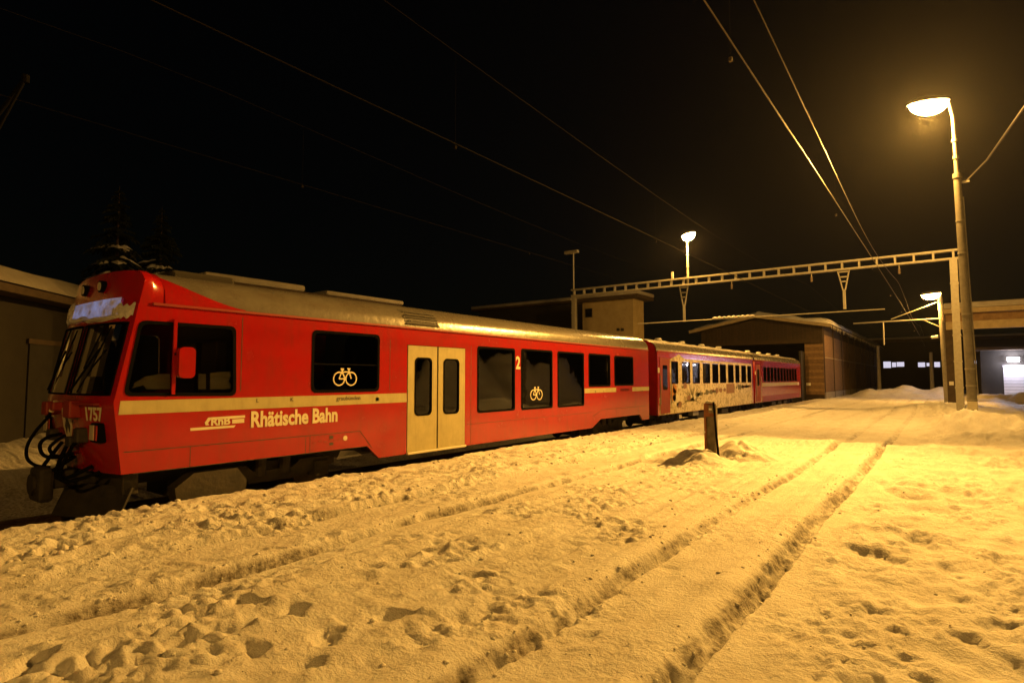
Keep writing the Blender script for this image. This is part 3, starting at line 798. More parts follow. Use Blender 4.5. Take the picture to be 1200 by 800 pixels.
    MB().box((XF+.07, c2+.6, .5), (XS-.075, c2+.64, 2.75)).build('partition', 'interior', root)
    MB().box((XF+.07, sp(290, 430)[0], .5), (XS-.075, sp(290, 430)[0]+.05, 2.75)).build('partition', 'interior', root)
    MB().box((XF+.07, yt+.3, 2.66), (XS-.07, yend-.1, 2.70)).build('ceiling', 'interior', root)
    sts = [dr + .35 + k*1.55 for k in range(int((yend - dr - .6)/1.55))]
    for y in sts:
        for xx in (XS-.62, XF+.62):
            s_ = MB().box((xx-.45, y, .78), (xx+.45, y+.5, .92), bev=.04).box((xx-.45, y-.1, .85), (xx+.45, y+.02, 1.62), bev=.04).box((xx-.4, y+.05, .5), (xx+.4, y+.35, .78))
            s_.build('seat', 'seat', root)
    # cab interior
    MB().prism([(yk+.15, .5), (yk+.15, 1.30), (yk+.55, 1.42), (yk+.75, 1.38), (yk+.75, .5)], 'x', XF+.15, XS-.15).build('driver_desk', 'interior', root)
    st = MB().box((XC-.15, yk+1.25, .95), (XC+.35, yk+1.75, 1.08), bev=.04).box((XC-.15, yk+1.7, 1.0), (XC+.35, yk+1.82, 1.75), bev=.04).box((XC+.0, yk+1.4, .5), (XC+.2, yk+1.6, .95)).build('driver_seat', 'seat', root)
    for poly in ([(154, 455), (158, 448), (170, 441), (186, 438), (199, 438), (199, 456), (172, 456), (168, 451)], [(232, 438), (241, 438), (241, 456), (232, 456)], [(246, 437), (271, 434.5), (271, 441), (267.5, 446), (271, 450), (270, 456), (246, 456)]):
        me = flat_mesh([[(onx(px, py, XS-.10).y, onx(px, py, XS-.10).z) for px, py in poly]], .012); me.transform(SIDE(XS-.10)); link_mesh('paper_sheet', me, 'paper', root)
    for x0_ in (XS-.9, XS-1.6): MB().box((x0_-.25, sp(262, 430)[0]+.2, .5), (x0_+.25, sp(262, 430)[0]+.5, 2.3), bev=.02).build('cabinet', 'interior', root)
    # ---- nose front
    def fy(z):
        if z <= zk: t = (z - zb)/(zk - zb); return yb + (yk-yb)*t
        t = (z - zk)/(zt - zk)
        return yk + (yt-yk)*t if t < 1 else yt + (z-zt)*.18
    prof_up = sorted([p for p in prof], key=lambda p: p[0])
    def ztop(x):
        for k in range(len(prof_up)-1):
            a_, b2 = prof_up[k], prof_up[k+1]
            if a_[0] <= x <= b2[0]:
                t = (x-a_[0])/(b2[0]-a_[0]+1e-9); return a_[1] + (b2[1]-a_[1])*t
        return ROOFZ
    def P(t, z, off=0.0):
        x = XC + t*(CW/2)
        return Vector((x, fy(z) + .15*abs(t)**3 - .15 - off, z)) if abs(t) < 1 else Vector((x, fy(z)-off, z))
    def zcap(t): return 3.17 + .06*(1-t*t) - .13*max(0, (abs(t)-.86)/.14)**2
    ts = [-1, -.97, -.93, -.82, -.6, -.4, -.2, -.035, .035, .2, .4, .6, .82, .93, .97, 1]
    w0, w1 = zk + .10, sp(157, 377)[1]
    zs = [z_hi, z_hi+.2, zk-.35, zk-.1, zk, w0, w0+(w1-w0)/3, w0+2*(w1-w0)/3, w1, zt+.06, ROOFZ]
    fr = MB(); arr = {}
    for i, t in enumerate(ts):
        for j, z in enumerate(zs): arr[i, j] = P(t, z)
        zt_ = zcap(t)
        for k in range(1, 4):
            z = ROOFZ + (zt_ - ROOFZ)*k/3; q = P(t, z); arr[i, len(zs)-1+k] = Vector((q.x, q.y, z))
    nj = len(zs) + 3; ti0, ti1, ti2, ti3 = ts.index(-.93), ts.index(-.035), ts.index(.035), ts.index(.93); jw0, jw1 = zs.index(w0), zs.index(w1)
    for i in range(len(ts)-1):
        for j in range(nj-1):
            if jw0 <= j < jw1 and (ti0 <= i < ti1 or ti2 <= i < ti3): continue
            fr.add([arr[i, j], arr[i+1, j], arr[i+1, j+1], arr[i, j+1]], [(0, 1, 2, 3)])
    me = bpy.data.meshes.new('nose_front'); me.from_pydata([tuple(v) for v in fr.v], [], fr.f); bm = bmesh.new(); bm.from_mesh(me); bmesh.ops.remove_doubles(bm, verts=bm.verts, dist=.0005); bmesh.ops.recalc_face_normals(bm, faces=bm.faces)
    bmesh.ops.solidify(bm, geom=list(bm.faces), thickness=.035); bm.to_mesh(me); bm.free()
    nf = link_mesh('nose_front', me, 'red', root); smooth_by_angle(nf.data, 35)
    # cowl lofted from the square nose cap to the round roof
    capl = [Vector((XC - CW/2, P(-1, ROOFZ).y, ROOFZ))] + [Vector((XC + t*CW/2, P(t, zcap(t)).y, zcap(t))) for t in [-1, -.97, -.93, -.86] + [i/12*1.6-.8 for i in range(13)] + [.86, .93, .97, 1]] + [Vector((XC + CW/2, P(1, ROOFZ).y, ROOFZ))]
    rfl = [Vector((p[0], ys[1], p[1])) for p in sorted(roof_prof(n=40), key=lambda p: p[0])]
    def resample(pl, n):
        d = [0.0]
        for i in range(1, len(pl)): d.append(d[-1] + Vector((pl[i].x-pl[i-1].x, 0, pl[i].z-pl[i-1].z)).length)
        out = []
        for k in range(n):
            q_ = d[-1]*k/(n-1); i = 0
            while i < len(d)-2 and d[i+1] < q_: i += 1
            out.append(pl[i].lerp(pl[i+1], min(1, max(0, (q_-d[i])/(d[i+1]-d[i]+1e-9)))))
        return out
    A_, B_ = resample(capl, 61), resample(rfl, 61)
    rings = [A_]
    for f_, g_ in ((.35, .0), (.45, .25), (.7, .7), (1.0, 1.0)):
        rings.append([Vector((a2.x*(1-g_) + b2.x*g_, a2.y*(1-f_) + (b2.y+.01)*f_, a2.z*(1-g_) + b2.z*g_)) for a2, b2 in zip(A_, B_)])
    cwl = MB()
    for rg in rings: cwl.v += [tuple(v_) for v_ in rg]
    for i in range(len(rings)-1):
        for j in range(60): cwl.f.append((i*61+j, i*61+j+1, (i+1)*61+j+1, (i+1)*61+j))
    cwl.build('cab_cowl', 'red', root, True)
    for (t0, t1, nm) in ((-.93, -.035, 'windscreen'), (.035, .93, 'windscreen')):
        mb = MB(); n = 8
        for a_ in range(n):
            ta, tb = t0 + (t1-t0)*a_/n, t0 + (t1-t0)*(a_+1)/n
            for k in range(4):
                za_, zb2 = w0 + (w1-w0)*k/4, w0 + (w1-w0)*(k+1)/4
                mb.add([P(ta, za_, -.012), P(tb, za_, -.012), P(tb, zb2, -.012), P(ta, zb2, -.012)], [(0, 1, 2, 3)])
        o = mb.build(nm, 'glass_screen', root)
        g2 = MB()
        ring = [P(t0 + (t1-t0)*k/8, w0, .004) for k in range(9)] + [P(t1, w0 + (w1-w0)*k/4, .004) for k in range(1, 5)] + [P(t1 - (t1-t0)*k/8, w1, .004) for k in range(1, 9)] + [P(t0, w1 - (w1-w0)*k/4, .004) for k in range(1, 4)]
        g2.tube(ring + [ring[0]], .014, 6, False); g2.build('windscreen_seal', 'rubber', o)
        ta = t1 - .1 if t1 < 0 else t0 + .62*(t1-t0)
        wb_ = P((t0+t1)/2 + .1, w1 - .02, .03); wp = MB().tube([wb_, P((t0+t1)/2 - .12, w1 - .62, .03)], .012, 6).beam(P((t0+t1)/2 + .12, w1-.35, .03), P((t0+t1)/2 - .33, w1 - .93, .03), .02, .02); wp.build('wiper', 'rubber', o)
    # lit destination display half buried in frozen snow, snow on the brow
    dz0, dz1 = w1 + .10, w1 + .36
    mb = MB()
    for k in range(8):
        ta, tb = -.62 + 1.35*k/8, -.62 + 1.35*(k+1)/8
        mb.add([P(ta, dz0, .012), P(tb, dz0, .012), P(tb, dz1, .012), P(ta, dz1, .012)], [(0, 1, 2, 3)])
    mb.build('destination_display', 'display', root)
    def brow(t0, t1, z0, z1_, th, seed, name='frozen_snow'):
        n, m2 = 26, 10; vs = []; fs = []
        for i in range(n+1):
            for j in range(m2+1):
                u, v_ = i/n, j/m2; t = t0 + (t1-t0)*u
                e = math.sin(math.pi*u)**.5*math.sin(math.pi*v_)**.6
                zz_ = z0 + (z1_-z0)*v_ + .06*float(pnoise(np.array([u*5.]), np.array([seed*.7]), seed)[0])
                vs.append(P(t, zz_, .004 + th*e*(.7 + .6*float(pnoise(np.array([u*7.]), np.array([v_*4.]), seed+1)[0]))))
        for i in range(n):
            for j in range(m2):
                a_ = i*(m2+1)+j; fs.append((a_, a_+m2+1, a_+m2+2, a_+1))
        return MB().add(vs, fs).build(name, 'snow', root, True)
    brow(-.82, .80, w1+.05, w1+.13, .06, 301); brow(-.97, -.55, w1+.12, w1+.42, .06, 305); brow(.60, .96, w1 + .08, w1 + .26, .03, 309)
    # upper lamps
    for t in (-.25, .25):
        c = P(t, dz1 + .20, .0); l = MB().tube([c + Vector((0, .05, 0)), c + Vector((0, -.06, 0))], .085, 16).build('upper_lamp', 'rubber', root); MB().tube([c + Vector((0, -.05, 0)), c + Vector((0, -.068, 0))], .062, 16).build('lens', 'lens', l)
    # head lights
    for t in (-.72, .72):
        zc = sp(136, 508)[1] if t > 0 else sp(136, 506)[1]
        c = P(t, zc, 0)
        l = MB().box((c.x-.16, c.y-.05, c.z-.13), (c.x+.16, c.y+.12, c.z+.13), bev=.03).build('headlight', 'rubber', root)
        MB().box((c.x-.13, c.y-.062, c.z-.10), (c.x+.02, c.y-.045, c.z+.10), bev=.01).build('lens', 'lens', l)
        MB().box((c.x+.04, c.y-.062, c.z-.10), (c.x+.13, c.y-.045, c.z+.10), bev=.01).build('tail_lens', 'red', l)
    # running number, crest
    def front_flat(me, t, z, name, m, off=.008):
        o = P(t, z, off); e = .02
        ux = (P(t+e, z, off) - P(t-e, z, off)).normalized(); uz = (P(t, z+.03, off) - P(t, z-.03, off)).normalized(); n = ux.cross(uz).normalized(); uz = n.cross(ux)
        me.transform(Matrix(((ux.x, uz.x, n.x, o.x), (ux.y, uz.y, n.y, o.y), (ux.z, uz.z, n.z, o.z), (0, 0, 0, 1)))); return link_mesh(name, me, m, root)
    front_flat(text_mesh('1757', .25, .002, .007, 'CENTER', .85), .68, zk - .24, 'running_number', 'cream_print')
    sh = [(-.17, .22), (.17, .22), (.17, -.05), (.10, -.18), (0, -.25), (-.10, -.18), (-.17, -.05)]
    front_flat(flat_mesh([sh], .004), .02, zk - .32, 'crest', 'cream_print')
    front_flat(flat_mesh([[(-.10, .17), (.0, .12), (.08, .18), (.05, .05), (.12, -.02), (.06, -.12), (.02, -.02), (-.05, -.15), (-.09, -.03), (-.03, .05)]], .003), .02, zk - .32, 'crest_charge', 'print_dark', .014)
    # connector boxes and jumper sockets on the nose
    for t, z, w_, h_ in ((-.45, zk-.12, .22, .20), (.30, zk-.10, .26, .24), (-.15, zk-.08, .14, .12), (.45, zk-.45, .16, .2), (-.4, zk-.5, .2, .16), (.22, zk-.55, .18, .14)):
        c = P(t, z, 0); MB().box((c.x-w_/2, c.y-.12, c.z-h_/2), (c.x+w_/2, c.y+.03, c.z+h_/2), bev=.025).build('socket_box', 'under' if z < zk-.3 else 'red_dirty', root)
    hr = MB().tube([P(.42, zk-.02, .02), P(.42, zk-.02, .07), P(.82, zk-.02, .07), P(.82, zk-.02, .02)], .014, 8).build('handrail', 'red_dirty', root)
    # hoses
    def arc_hose(p, q, sag, r, out, n=16):
        pts = []
        for i in range(n+1):
            t = i/n; b_ = math.sin(math.pi*t)
            pts.append(Vector(p).lerp(Vector(q), t) + Vector((0, -out*b_, -sag*b_)))
        return MB().tube(pts, r, 8).build('hose', 'rubber', root, True)
    def smooth_path(ps, n=6):
        ps = [Vector(p_) for p_ in ps]; out = []
        for i in range(len(ps)-1):
            p0_, p1_, p2_, p3_ = ps[max(0, i-1)], ps[i], ps[i+1], ps[min(len(ps)-1, i+2)]
            for k in range(n):
                t = k/n; out.append(.5*((2*p1_) + (p2_-p0_)*t + (2*p0_-5*p1_+4*p2_-p3_)*t*t + (3*p1_-p0_-3*p2_+p3_)*t**3))
        return out + [ps[-1]]
    pts = [(62, 478), (55, 490), (42, 505), (32, 522), (32, 537), (42, 545), (58, 547)]
    h_ = MB().tube(smooth_path([atd(px, py, 8.35) for px, py in pts]), .022, 10).build('hose', 'rubber', root, True)
    MB().tube([atd(66, 470, 8.35), atd(60, 482, 8.35)], .035, 8).build('hose_coupling', 'cream_print', h_)
    MB().tube(smooth_path([atd(px, py, 8.2) for px, py in ((72, 508), (56, 512), (47, 520), (50, 532), (62, 536), (78, 532), (90, 530))]), .024, 10).build('hose', 'rubber', root, True)
    MB().tube(smooth_path([atd(px, py, 8.0) for px, py in ((76, 510), (64, 518), (58, 526), (66, 534), (84, 534))]), .022, 10).build('hose', 'rubber', root, True)
    arc_hose(P(.05, zk-.55, .02), P(.62, zk-.85, .05), .30, .026, .25); arc_hose(P(.3, zk-.5, .02), P(.75, z_hi+.02, .05), .28, .024, .3); arc_hose(P(-.2, zk-.6, .02), P(.25, zk-.75, .05), .33, .026, .32)
    # coupler, buffer beam and snow plough
    MB().box((XC-1.1, yb+.1, z_hi-.32), (XC+1.1, yb+.30, z_hi+.04), bev=.02).build('buffer_beam', 'under', root)
    cp = MB().box((XC-.14, yk-.30, z_hi-.26), (XC+.14, yb+.15, z_hi-.02), bev=.03).box((XC-.22, yk-.46, z_hi-.42), (XC+.22, yk-.28, z_hi+.04), bev=.05).build('coupler', 'under', root)
    MB().tube([(XC, yk-.50, z_hi-.18), (XC, yk-.44, z_hi-.18)], .14, 18).build('buffer_plate', 'bogie', cp)
    pw = MB()
    yq = yb - .12
    pw.add([(XC-1.15, yq+.15, ZR+.08), (XC, yq-.25, ZR+.08), (XC+1.15, yq+.15, ZR+.08), (XC+1.15, yq+.32, ZR+.50), (XC, yq-.02, ZR+.50), (XC-1.15, yq+.32, ZR+.50)], [(0, 1, 4, 5), (1, 2, 3, 4)])
    o = pw.build('snow_plough', 'under', root); md = o.modifiers.new('thick', 'SOLIDIFY'); md.thickness = .03
    for s in (-.7, .7): MB().beam((XC+s, yq+.30, ZR+.42), (XC+s, yq+.55, z_hi-.05), .06, .06).build('plough_strut', 'under', root)
    # equipment and bogies
    bogie(root, yk + 2.55); bogie(root, yend - 2.45)
    e = MB().prism([(yb+.75, ZR+.10), (yb+.7, ZR+.42), (yb+.95, ZR+.60), (yb+1.6, ZR+.60), (yb+1.75, ZR+.40), (yb+1.72, ZR+.1)], 'x', XS-.30, XS-.06).build('wheel_guard', 'bogie', root)
    MB().box((XC-.9, c2+.2, z_lo+.05), (XC+.9, c3-.2, .42)).build('underframe', 'under', root)
    MB().box((XC-.55, yb+.2, .18), (XC+.55, yend-.2, .42)).build('centre_sill', 'under', root)
    p0 = onx(410, 533, XS-.3)
    MB().add([(p0.x, p0.y-.3, p0.z-.05), (p0.x, p0.y+.3, p0.z-.03), (p0.x-.2, p0.y+.25, p0.z+.05), (p0.x-.15, p0.y-.1, p0.z+.08)], [(0, 1, 2, 3)]).build('ice_lump', 'snow', root)
    bl = MB()
    for k in range(6):
        y = yend - .02 + k*.07; bl.box((XC-.62-.03*(k % 2), y, .35), (XC+.62+.03*(k % 2), y+.07, 2.75 + .02*(k % 2)))
    bl.build('gangway_bellows', 'rubber', root)
    MB().box((XC-.14, yend, ZR+.55), (XC+.14, yend+.42, ZR+.78)).build('rear_coupler', 'under', root)
    return yend
YEND1 = control_car()

def coach(pxa, pxb, wins, label, style):
    y0 = sp(pxa, 440)[0]; y1 = sp(pxb, 440)[0]
    root = thing('coach', (XC, y0, ZR), label, 'railway car')
    zt = ROOFZ + .02; zb = .30
    def rect(l, r, t, b_):
        m_ = (l+r)/2; return rrect(sp(l, t)[0], sp(r, t)[0], sp(m_, b_)[1], sp(m_, t)[1], .05, 3)
    hs = wins
    side_piece('side_wall', [[(y0, zb), (y1, zb), (y1, zt), (y0, zt)]] + hs, XS - .03, .03, 'red' if style else 'red', root)
    side_piece('side_wall', [[(y0, zb), (y1, zb), (y1, zt), (y0, zt)]] + hs, XF + .03, .03, 'red', root)
    for h in hs:
        window(root, h, fr=.03, glass='glass')
        window(root, h, X=XF+.06, fr=.03)
    prof = [(p[0], p[1]-.02) for p in roof_prof(.52)]
    ysr = list(np.linspace(y0-.05, y1+.05, 24)); rm = MB(); n = len(prof)
    for y in ysr:
        for p in prof: rm.v.append((p[0], y, p[1]))
    for i in range(len(ysr)-1):
        for j in range(n-1): rm.f.append((i*n+j, i*n+j+1, (i+1)*n+j+1, (i+1)*n+j))
    rf_ = rm.build('roof', 'roof', root, True)
    # thin rough snow on the roof
    sn = MB(); js = list(range(3, n-3)); ysn = list(np.linspace(y0, y1, 120)); rr = random.Random(int(y0*10))
    for i, y in enumerate(ysn):
        for j in js:
            p = prof[j]; edge = 0 if j in (js[0], js[-1]) or i in (0, len(ysn)-1) else 1
            sn.v.append((p[0], y, p[1] - .01 + edge*(.035 + .05*max(0, float(pnoise(np.array([y*.9]), np.array([p[0]*1.2]), 330)[0])))))
    m_ = len(js)
    for i in range(len(ysn)-1):
        for j in range(m_-1): sn.f.append((i*m_+j, i*m_+j+1, (i+1)*m_+j+1, (i+1)*m_+j))
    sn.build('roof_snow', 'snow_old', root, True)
    for k in range(4):
        y = y0 + (y1-y0)*(.18 + .2*k); x = XC + .35
        MB().tube([(x, y, ROOFZ+.42), (x, y, ROOFZ+.60)], .09, 10).tube([(x, y, ROOFZ+.58), (x, y, ROOFZ+.66)], [.17, .12], 12).build('roof_vent', 'white', root)
    for ye, s in ((y0, 1), (y1, -1)):
        MB().prism([(XF+.02, zb), (XS-.062, zb), (XS-.062, ROOFZ)] + [(XC + (p[0]-XC)*.96, p[1]-.01) for p in prof[1:-1]] + [(XF+.02, ROOFZ)], 'y', ye + .03*s, ye + .08*s).build('end_wall', 'red', root)
    MB().box((XS-.065, y0+.1, .52), (XF+.065, y1-.1, .60)).build('floor', 'interior', root)
    yy = y0 + 2.6
    while yy < y1 - 2.4:
        for xx in (XS-.6, XF+.6):
            MB().box((xx-.42, yy, .85), (xx+.42, yy+.45, .98), bev=.03).box((xx-.42, yy-.1, .9), (xx+.42, yy, 1.62), bev=.03).build('seat', 'seat', root)
        yy += 1.6
    MB().box((XC-.7, y0+.4, .12), (XC+.7, y1-.4, .30)).build('underframe', 'under', root)
    for k in range(3):
        ya = y0 + (y1-y0)*(.34+.13*k); MB().box((XC+.5, ya, ZR+.25), (XC+1.2, ya+1.0, .22), bev=.02).build('equipment_box', 'bogie', root)
    bogie(root, y0+2.2, 1.6); bogie(root, y1-2.2, 1.6)
    MB().box((XS-.02, y0+.02, zt-.03), (XS+.025, y1-.02, zt+.012), bev=.006).build('drip_rail', 'red_dirty', root)
    # recessed entrance door
    dy0, dy1 = y0 + .22, y0 + 1.18
    d = side_piece('door_leaf', [[(dy0, zb+.05), (dy1, zb+.05), (dy1, zt-.25), (dy0, zt-.25)]], XS + .006, .008, 'red_dirty', root)
    side_piece('pane', [rrect(dy0+.25, dy1-.25, 1.25, 2.2, .06)], XS + .012, .006, 'glass_dark', d)
    for yd in (dy0-.05, dy1+.05):
        MB().tube([(XS+.05, yd, .7), (XS+.05, yd, 1.8)], .018, 6).build('handrail', 'galv', d)
    lm = MB().box((XS-.03, y0+.03, 1.9), (XS+.03, y0+.16, 2.1), bev=.02).build('end_lamp', 'cream_print', root)
    bl = MB()
    for k in range(6):
        y = y1 - .02 + k*.05; bl.box((XC-.62-.03*(k % 2), y, .35), (XC+.62+.03*(k % 2), y+.05, 2.7 + .02*(k % 2)))
    bl.build('gangway_bellows', 'rubber', root)
    return root, y0, y1, zb, zt

def rw(l, r, t, b_):
    m_ = (l+r)/2; return rrect(sp(l, t)[0], sp(r, t)[0], sp(m_, b_)[1], sp(m_, t)[1], .05, 3)
pairs = [(787, 794.3), (799.5, 808.3), (811.9, 819.8), (823.9, 831.8), (835, 841.5), (843.8, 850.5), (853.3, 859.4), (861.9, 866.2), (868.9, 874), (876, 880)]
WZ0, WZ1 = sp(790, 448.6)[1], sp(790, 424.3)[1]
w2 = [rrect(sp(a, 440)[0], sp(b_, 440)[0], WZ0, WZ1, .05, 3) for a, b_ in pairs]
c2, y0, y1, zb, zt = coach(770.5, 882.5, w2, 'coach wrapped in a cream printed picture advert, coupled behind the control car', 1)
wy0 = sp(785, 440)[0]; wy1 = sp(880.7, 440)[0]
me = flat_mesh([[(y0+.15, zb+.01), (wy1, zb+.01), (wy1, WZ1+.16), (wy0+1.6, WZ1+.16), (wy0+1.0, WZ1+.34), (wy0, WZ1+.10), (wy0, 1.05), (y0+.15, .95)]] + [grow(w, .045) for w in w2 if min(p[0] for p in w) > wy0-.2], .002)
me.transform(SIDE(XS + .003)); wrapo = link_mesh('printed_wrap', me, 'wrap', c2)
M['print_green'] = mat('print_olive', (0.16, 0.14, 0.04), 0.6, noise=.4, nscale=6)
M['print_brown'] = mat('print_brown', (0.30, 0.15, 0.07), 0.6, noise=.3, nscale=6)
M['print_orange'] = mat('print_orange', (0.55, 0.22, 0.03), 0.6, noise=.3, nscale=6)
fronds = MB(); fc = sp(811, 460)
for k in range(17):
    a = math.radians(10 + 160*k/16); L_ = .75 + .25*math.sin(k*2.1); pr = None
    c_ = Vector((XS+.007, fc[0], fc[1]-.35))
    pts = [c_ + Vector((0, math.cos(a)*L_*t*1.25, math.sin(a)*L_*t - .28*t*t*abs(math.cos(a)))) for t in (0.05, .35, .65, 1.0)]
    for i in range(3):
        w_ = (.05, .045, .03)[i]; fronds.beam(pts[i], pts[i+1], w_, .003, (1, 0, 0))
fronds.build('printed_fern', 'print_green', wrapo)
def blob(name, px, py, ry, rz, m, seed):
    c_ = sp(px, py); pts = []
    for k in range(22):
        a = 2*math.pi*k/22; r_ = 1 + .32*float(pnoise(np.array([math.cos(a)*1.6+seed]), np.array([math.sin(a)*1.6]), 340)[0])
        pts.append((c_[0] + ry*r_*math.cos(a), c_[1] + rz*r_*math.sin(a)))
    side_piece(name, [pts], XS + .007, .002, m, wrapo)
blob('printed_figure', 790.5, 455, .22, .20, 'print_orange', 1.1); blob('printed_figure', 788.8, 462, .30, .30, 'print_orange', 4.2); blob('printed_figure', 792.5, 467, .34, .26, 'cream_print', 2.3)
blob('printed_figure', 778, 476, .42, .26, 'print_green', 3.1); blob('printed_figure', 781.5, 471, .2, .2, 'print_brown', 8.1); blob('printed_figure', 796, 474, .3, .13, 'print_brown', 9.3)
side_piece('printed_figure', [[sp(851, 449.5), sp(860.5, 449.5), sp(860.5, 460), sp(851, 461)]], XS + .008, .002, 'print_brown', wrapo)
side_piece('printed_figure', [[sp(869, 451.5), sp(880, 451), sp(880, 453.5), sp(869, 454.5)]], XS + .007, .002, 'print_brown', wrapo)
for k_ in range(26):
    u_ = 800 + 79*((k_*.618) % 1); v_ = 452 + 15*((k_*.377 + .1) % 1)*(1 - (u_-800)/130)
    blob('printed_figure', u_, v_, .10 + .22*((k_*.731) % 1), .05 + .10*((k_*.29) % 1), ('print_green', 'print_brown', 'cream_print', 'print_green')[k_ % 4], 10 + k_*1.7)
q = sp(798, 481); MB().box((XS-.10, q[0]-.35, q[1]-.06), (XS-.06, q[0]+.5, q[1]+.08)).build('white_panel', 'white', c2)
q = sp(817, 480); MB().box((XS-.3, q[0]-.25, q[1]-.25), (XS-.1, q[0]+.45, q[1]+.12)).build('battery_box', 'galv', c2)

w3 = []
yA, yB = sp(884.5, 440)[0], sp(938, 440)[0]
for k in range(11):
    a = yA + 1.9 + k*((yB-yA-3.2)/11); w3.append(rrect(a+.08, a+(yB-yA-3.2)/11-.14, WZ0+.02, WZ1, .05, 3))
c3, y0, y1, zb, zt = coach(884.5, 938, w3, 'plain red coach with a row of narrow windows standing before the shed', 0)
side_piece('stripe', [[(y0+1.6, WZ0-.30), (y1-.6, WZ0-.30), (y1-.6, WZ0-.08), (y0+1.6, WZ0-.08)]], XS + .002, .003, 'cream', c3)
side_piece('lower_band', [[(y0+1.6, zb+.01), (y1-.6, zb+.01), (y1-.6, zb+.35), (y0+1.6, zb+.35)]], XS + .002, .003, 'red_dirty', c3)
MB().box((XS-.02, y1-1.2, WZ0-.30), (XS+.02, y1-.7, WZ0-.12)).build('destination_plate', 'white', c3)

# ------------------------------------------------------------------ lamps
def lamp_light(name, loc, target, power, parent, color=SODIUM, cone=150, blend=.9, radius=.16):
    l = bpy.data.lights.new(name, 'SPOT'); l.energy = power; l.color = color; l.spot_size = math.radians(cone); l.spot_blend = blend; l.shadow_soft_size = radius
    o = bpy.data.objects.new(name, l); COL.objects.link(o); o.parent = parent
    o.location = Vector(loc) - root_of(parent)
    o.rotation_euler = (Vector(target) - Vector(loc)).to_track_quat('-Z', 'Y').to_euler()
    return o
def luminaire(root, tip, direction, size=1.0, bowl='sodium_bowl'):
    d = Vector(direction).normalized(); n = 14
    c = Vector(tip) + d*.42*size
    sd = d.cross(Vector((0, 0, 1))).normalized(); up = sd.cross(d).normalized()
    def shell(zs, sx, sy, sz, flip=1):
        mb = MB(); rows = 6
        for i in range(rows+1):
            e = math.pi/2*i/rows
            for k in range(n):
                a = 2*math.pi*k/n
                mb.v.append(c + d*math.cos(a)*math.cos(e)*sx + sd*math.sin(a)*math.cos(e)*sy + up*(zs + flip*math.sin(e)*sz))
        for i in range(rows):
            for k in range(n): mb.f.append((i*n+k, i*n+(k+1) % n, (i+1)*n+(k+1) % n, (i+1)*n+k))
        return mb
    h = shell(.01*size, .44*size, .19*size, .13*size).build('lamp_head', 'galv', root, True)
    b = shell(-.0*size, .40*size, .18*size, .25*size, -1).build('lamp_bowl', bowl, h, True)
    return c, up

# the tall concrete mast beside the yard
YM = 25.3
mb_ = ony(1140, 480, YM); mt_ = ony(1121.5, 205, YM); tt_ = ony(1116.5, 138, YM)
mast = thing('lamp_mast', (mb_.x, mb_.y, -.1), 'tall concrete lamp mast with a bright sodium lamp, standing in a snow bank', 'lamp post')
MB().tube([Vector((mb_.x + .02, YM, -.1)), mb_, mb_.lerp(mt_, .5), mt_], [.145, .14, .128, .11], 18).build('mast', 'concrete', mast, True)
for f_ in (.04, .10, .17, .40, .66, .8):
    c_ = mb_.lerp(mt_, f_); MB().tube([c_ - Vector((0, 0, .03)), c_ + Vector((0, 0, .03))], .155 - .035*f_, 18).build('steel_band', 'galv', mast)
MB().tube([mt_ - Vector((0, 0, .1)), mt_.lerp(tt_, .5), tt_, tt_ + Vector((-.1, 0, .62))], [.075, .06, .05, .05], 12).build('lamp_tube', 'galv', mast, True)
for f_ in (.3, .6): 
    c_ = mt_.lerp(tt_, f_); MB().tube([c_ - Vector((0, 0, .05)), c_ + Vector((0, 0, .05))], .09, 12).build('tube_clamp', 'galv', mast)
c_ = mt_ + Vector((0, 0, -.12)); MB().tube([c_, c_ + Vector((0, 0, .16))], .13, 18).build('mast_cap', 'galv', mast)
MB().tube([mb_ + Vector((.158, -.03, .5)), mb_.lerp(mt_, .9) + Vector((.128, -.03, 0))], .02, 8).build('cable_duct', 'galv', mast)
c_ = mb_ + Vector((0, -.14, .14)); MB().box((c_.x-.14, c_.y-.02, c_.z-.12), (c_.x+.14, c_.y+.04, c_.z+.14), bev=.01).build('number_plate', 'cream_print', mast)
tip = tt_ + Vector((-.1, 0, .62))
lc, _ = luminaire(mast, tip, (-.75, -.55, -.10), 1.7)
lamp_light('lamp_light', lc + Vector((0, 0, -.52)), (-7.0, -3.0, 0), 40000, mast, cone=84, blend=1.0, radius=.22)
ml = bpy.data.lights.new('lamp_glow', 'POINT'); ml.energy = 5200; ml.color = SODIUM; ml.shadow_soft_size = .2
mlo = bpy.data.objects.new('lamp_glow', ml); COL.objects.link(mlo); mlo.parent = mast; mlo.location = lc + Vector((0, 0, -.68)) - root_of(mast)

# lamp added out of view behind the camera to fill the shadows
YR = -9.0; XR = 8.5
sl_ = thing('street_lamp', (XR, YR, -.1), 'slim steel street lamp standing on the road side of the yard', 'lamp post')
MB().tube([(XR, YR, -.1), (XR, YR, 8.3), (XR-.15, YR+.05, 8.7), (XR-.5, YR+.2, 8.9)], [.10, .06, .05, .045], 12).build('pole', 'galv', sl_, True)
MB().tube([(XR, YR, -.1), (XR, YR, 1.1)], .13, 12).build('pole_base', 'galv', sl_)
lcr, _ = luminaire(sl_, (XR-.5, YR+.2, 8.9), (-.85, .5, 0), 1.0)
lamp_light('street_lamp_light', lcr + Vector((0, 0, -.25)), (-2, 5, 0), 4600, sl_, cone=165, blend=.6, radius=.3)

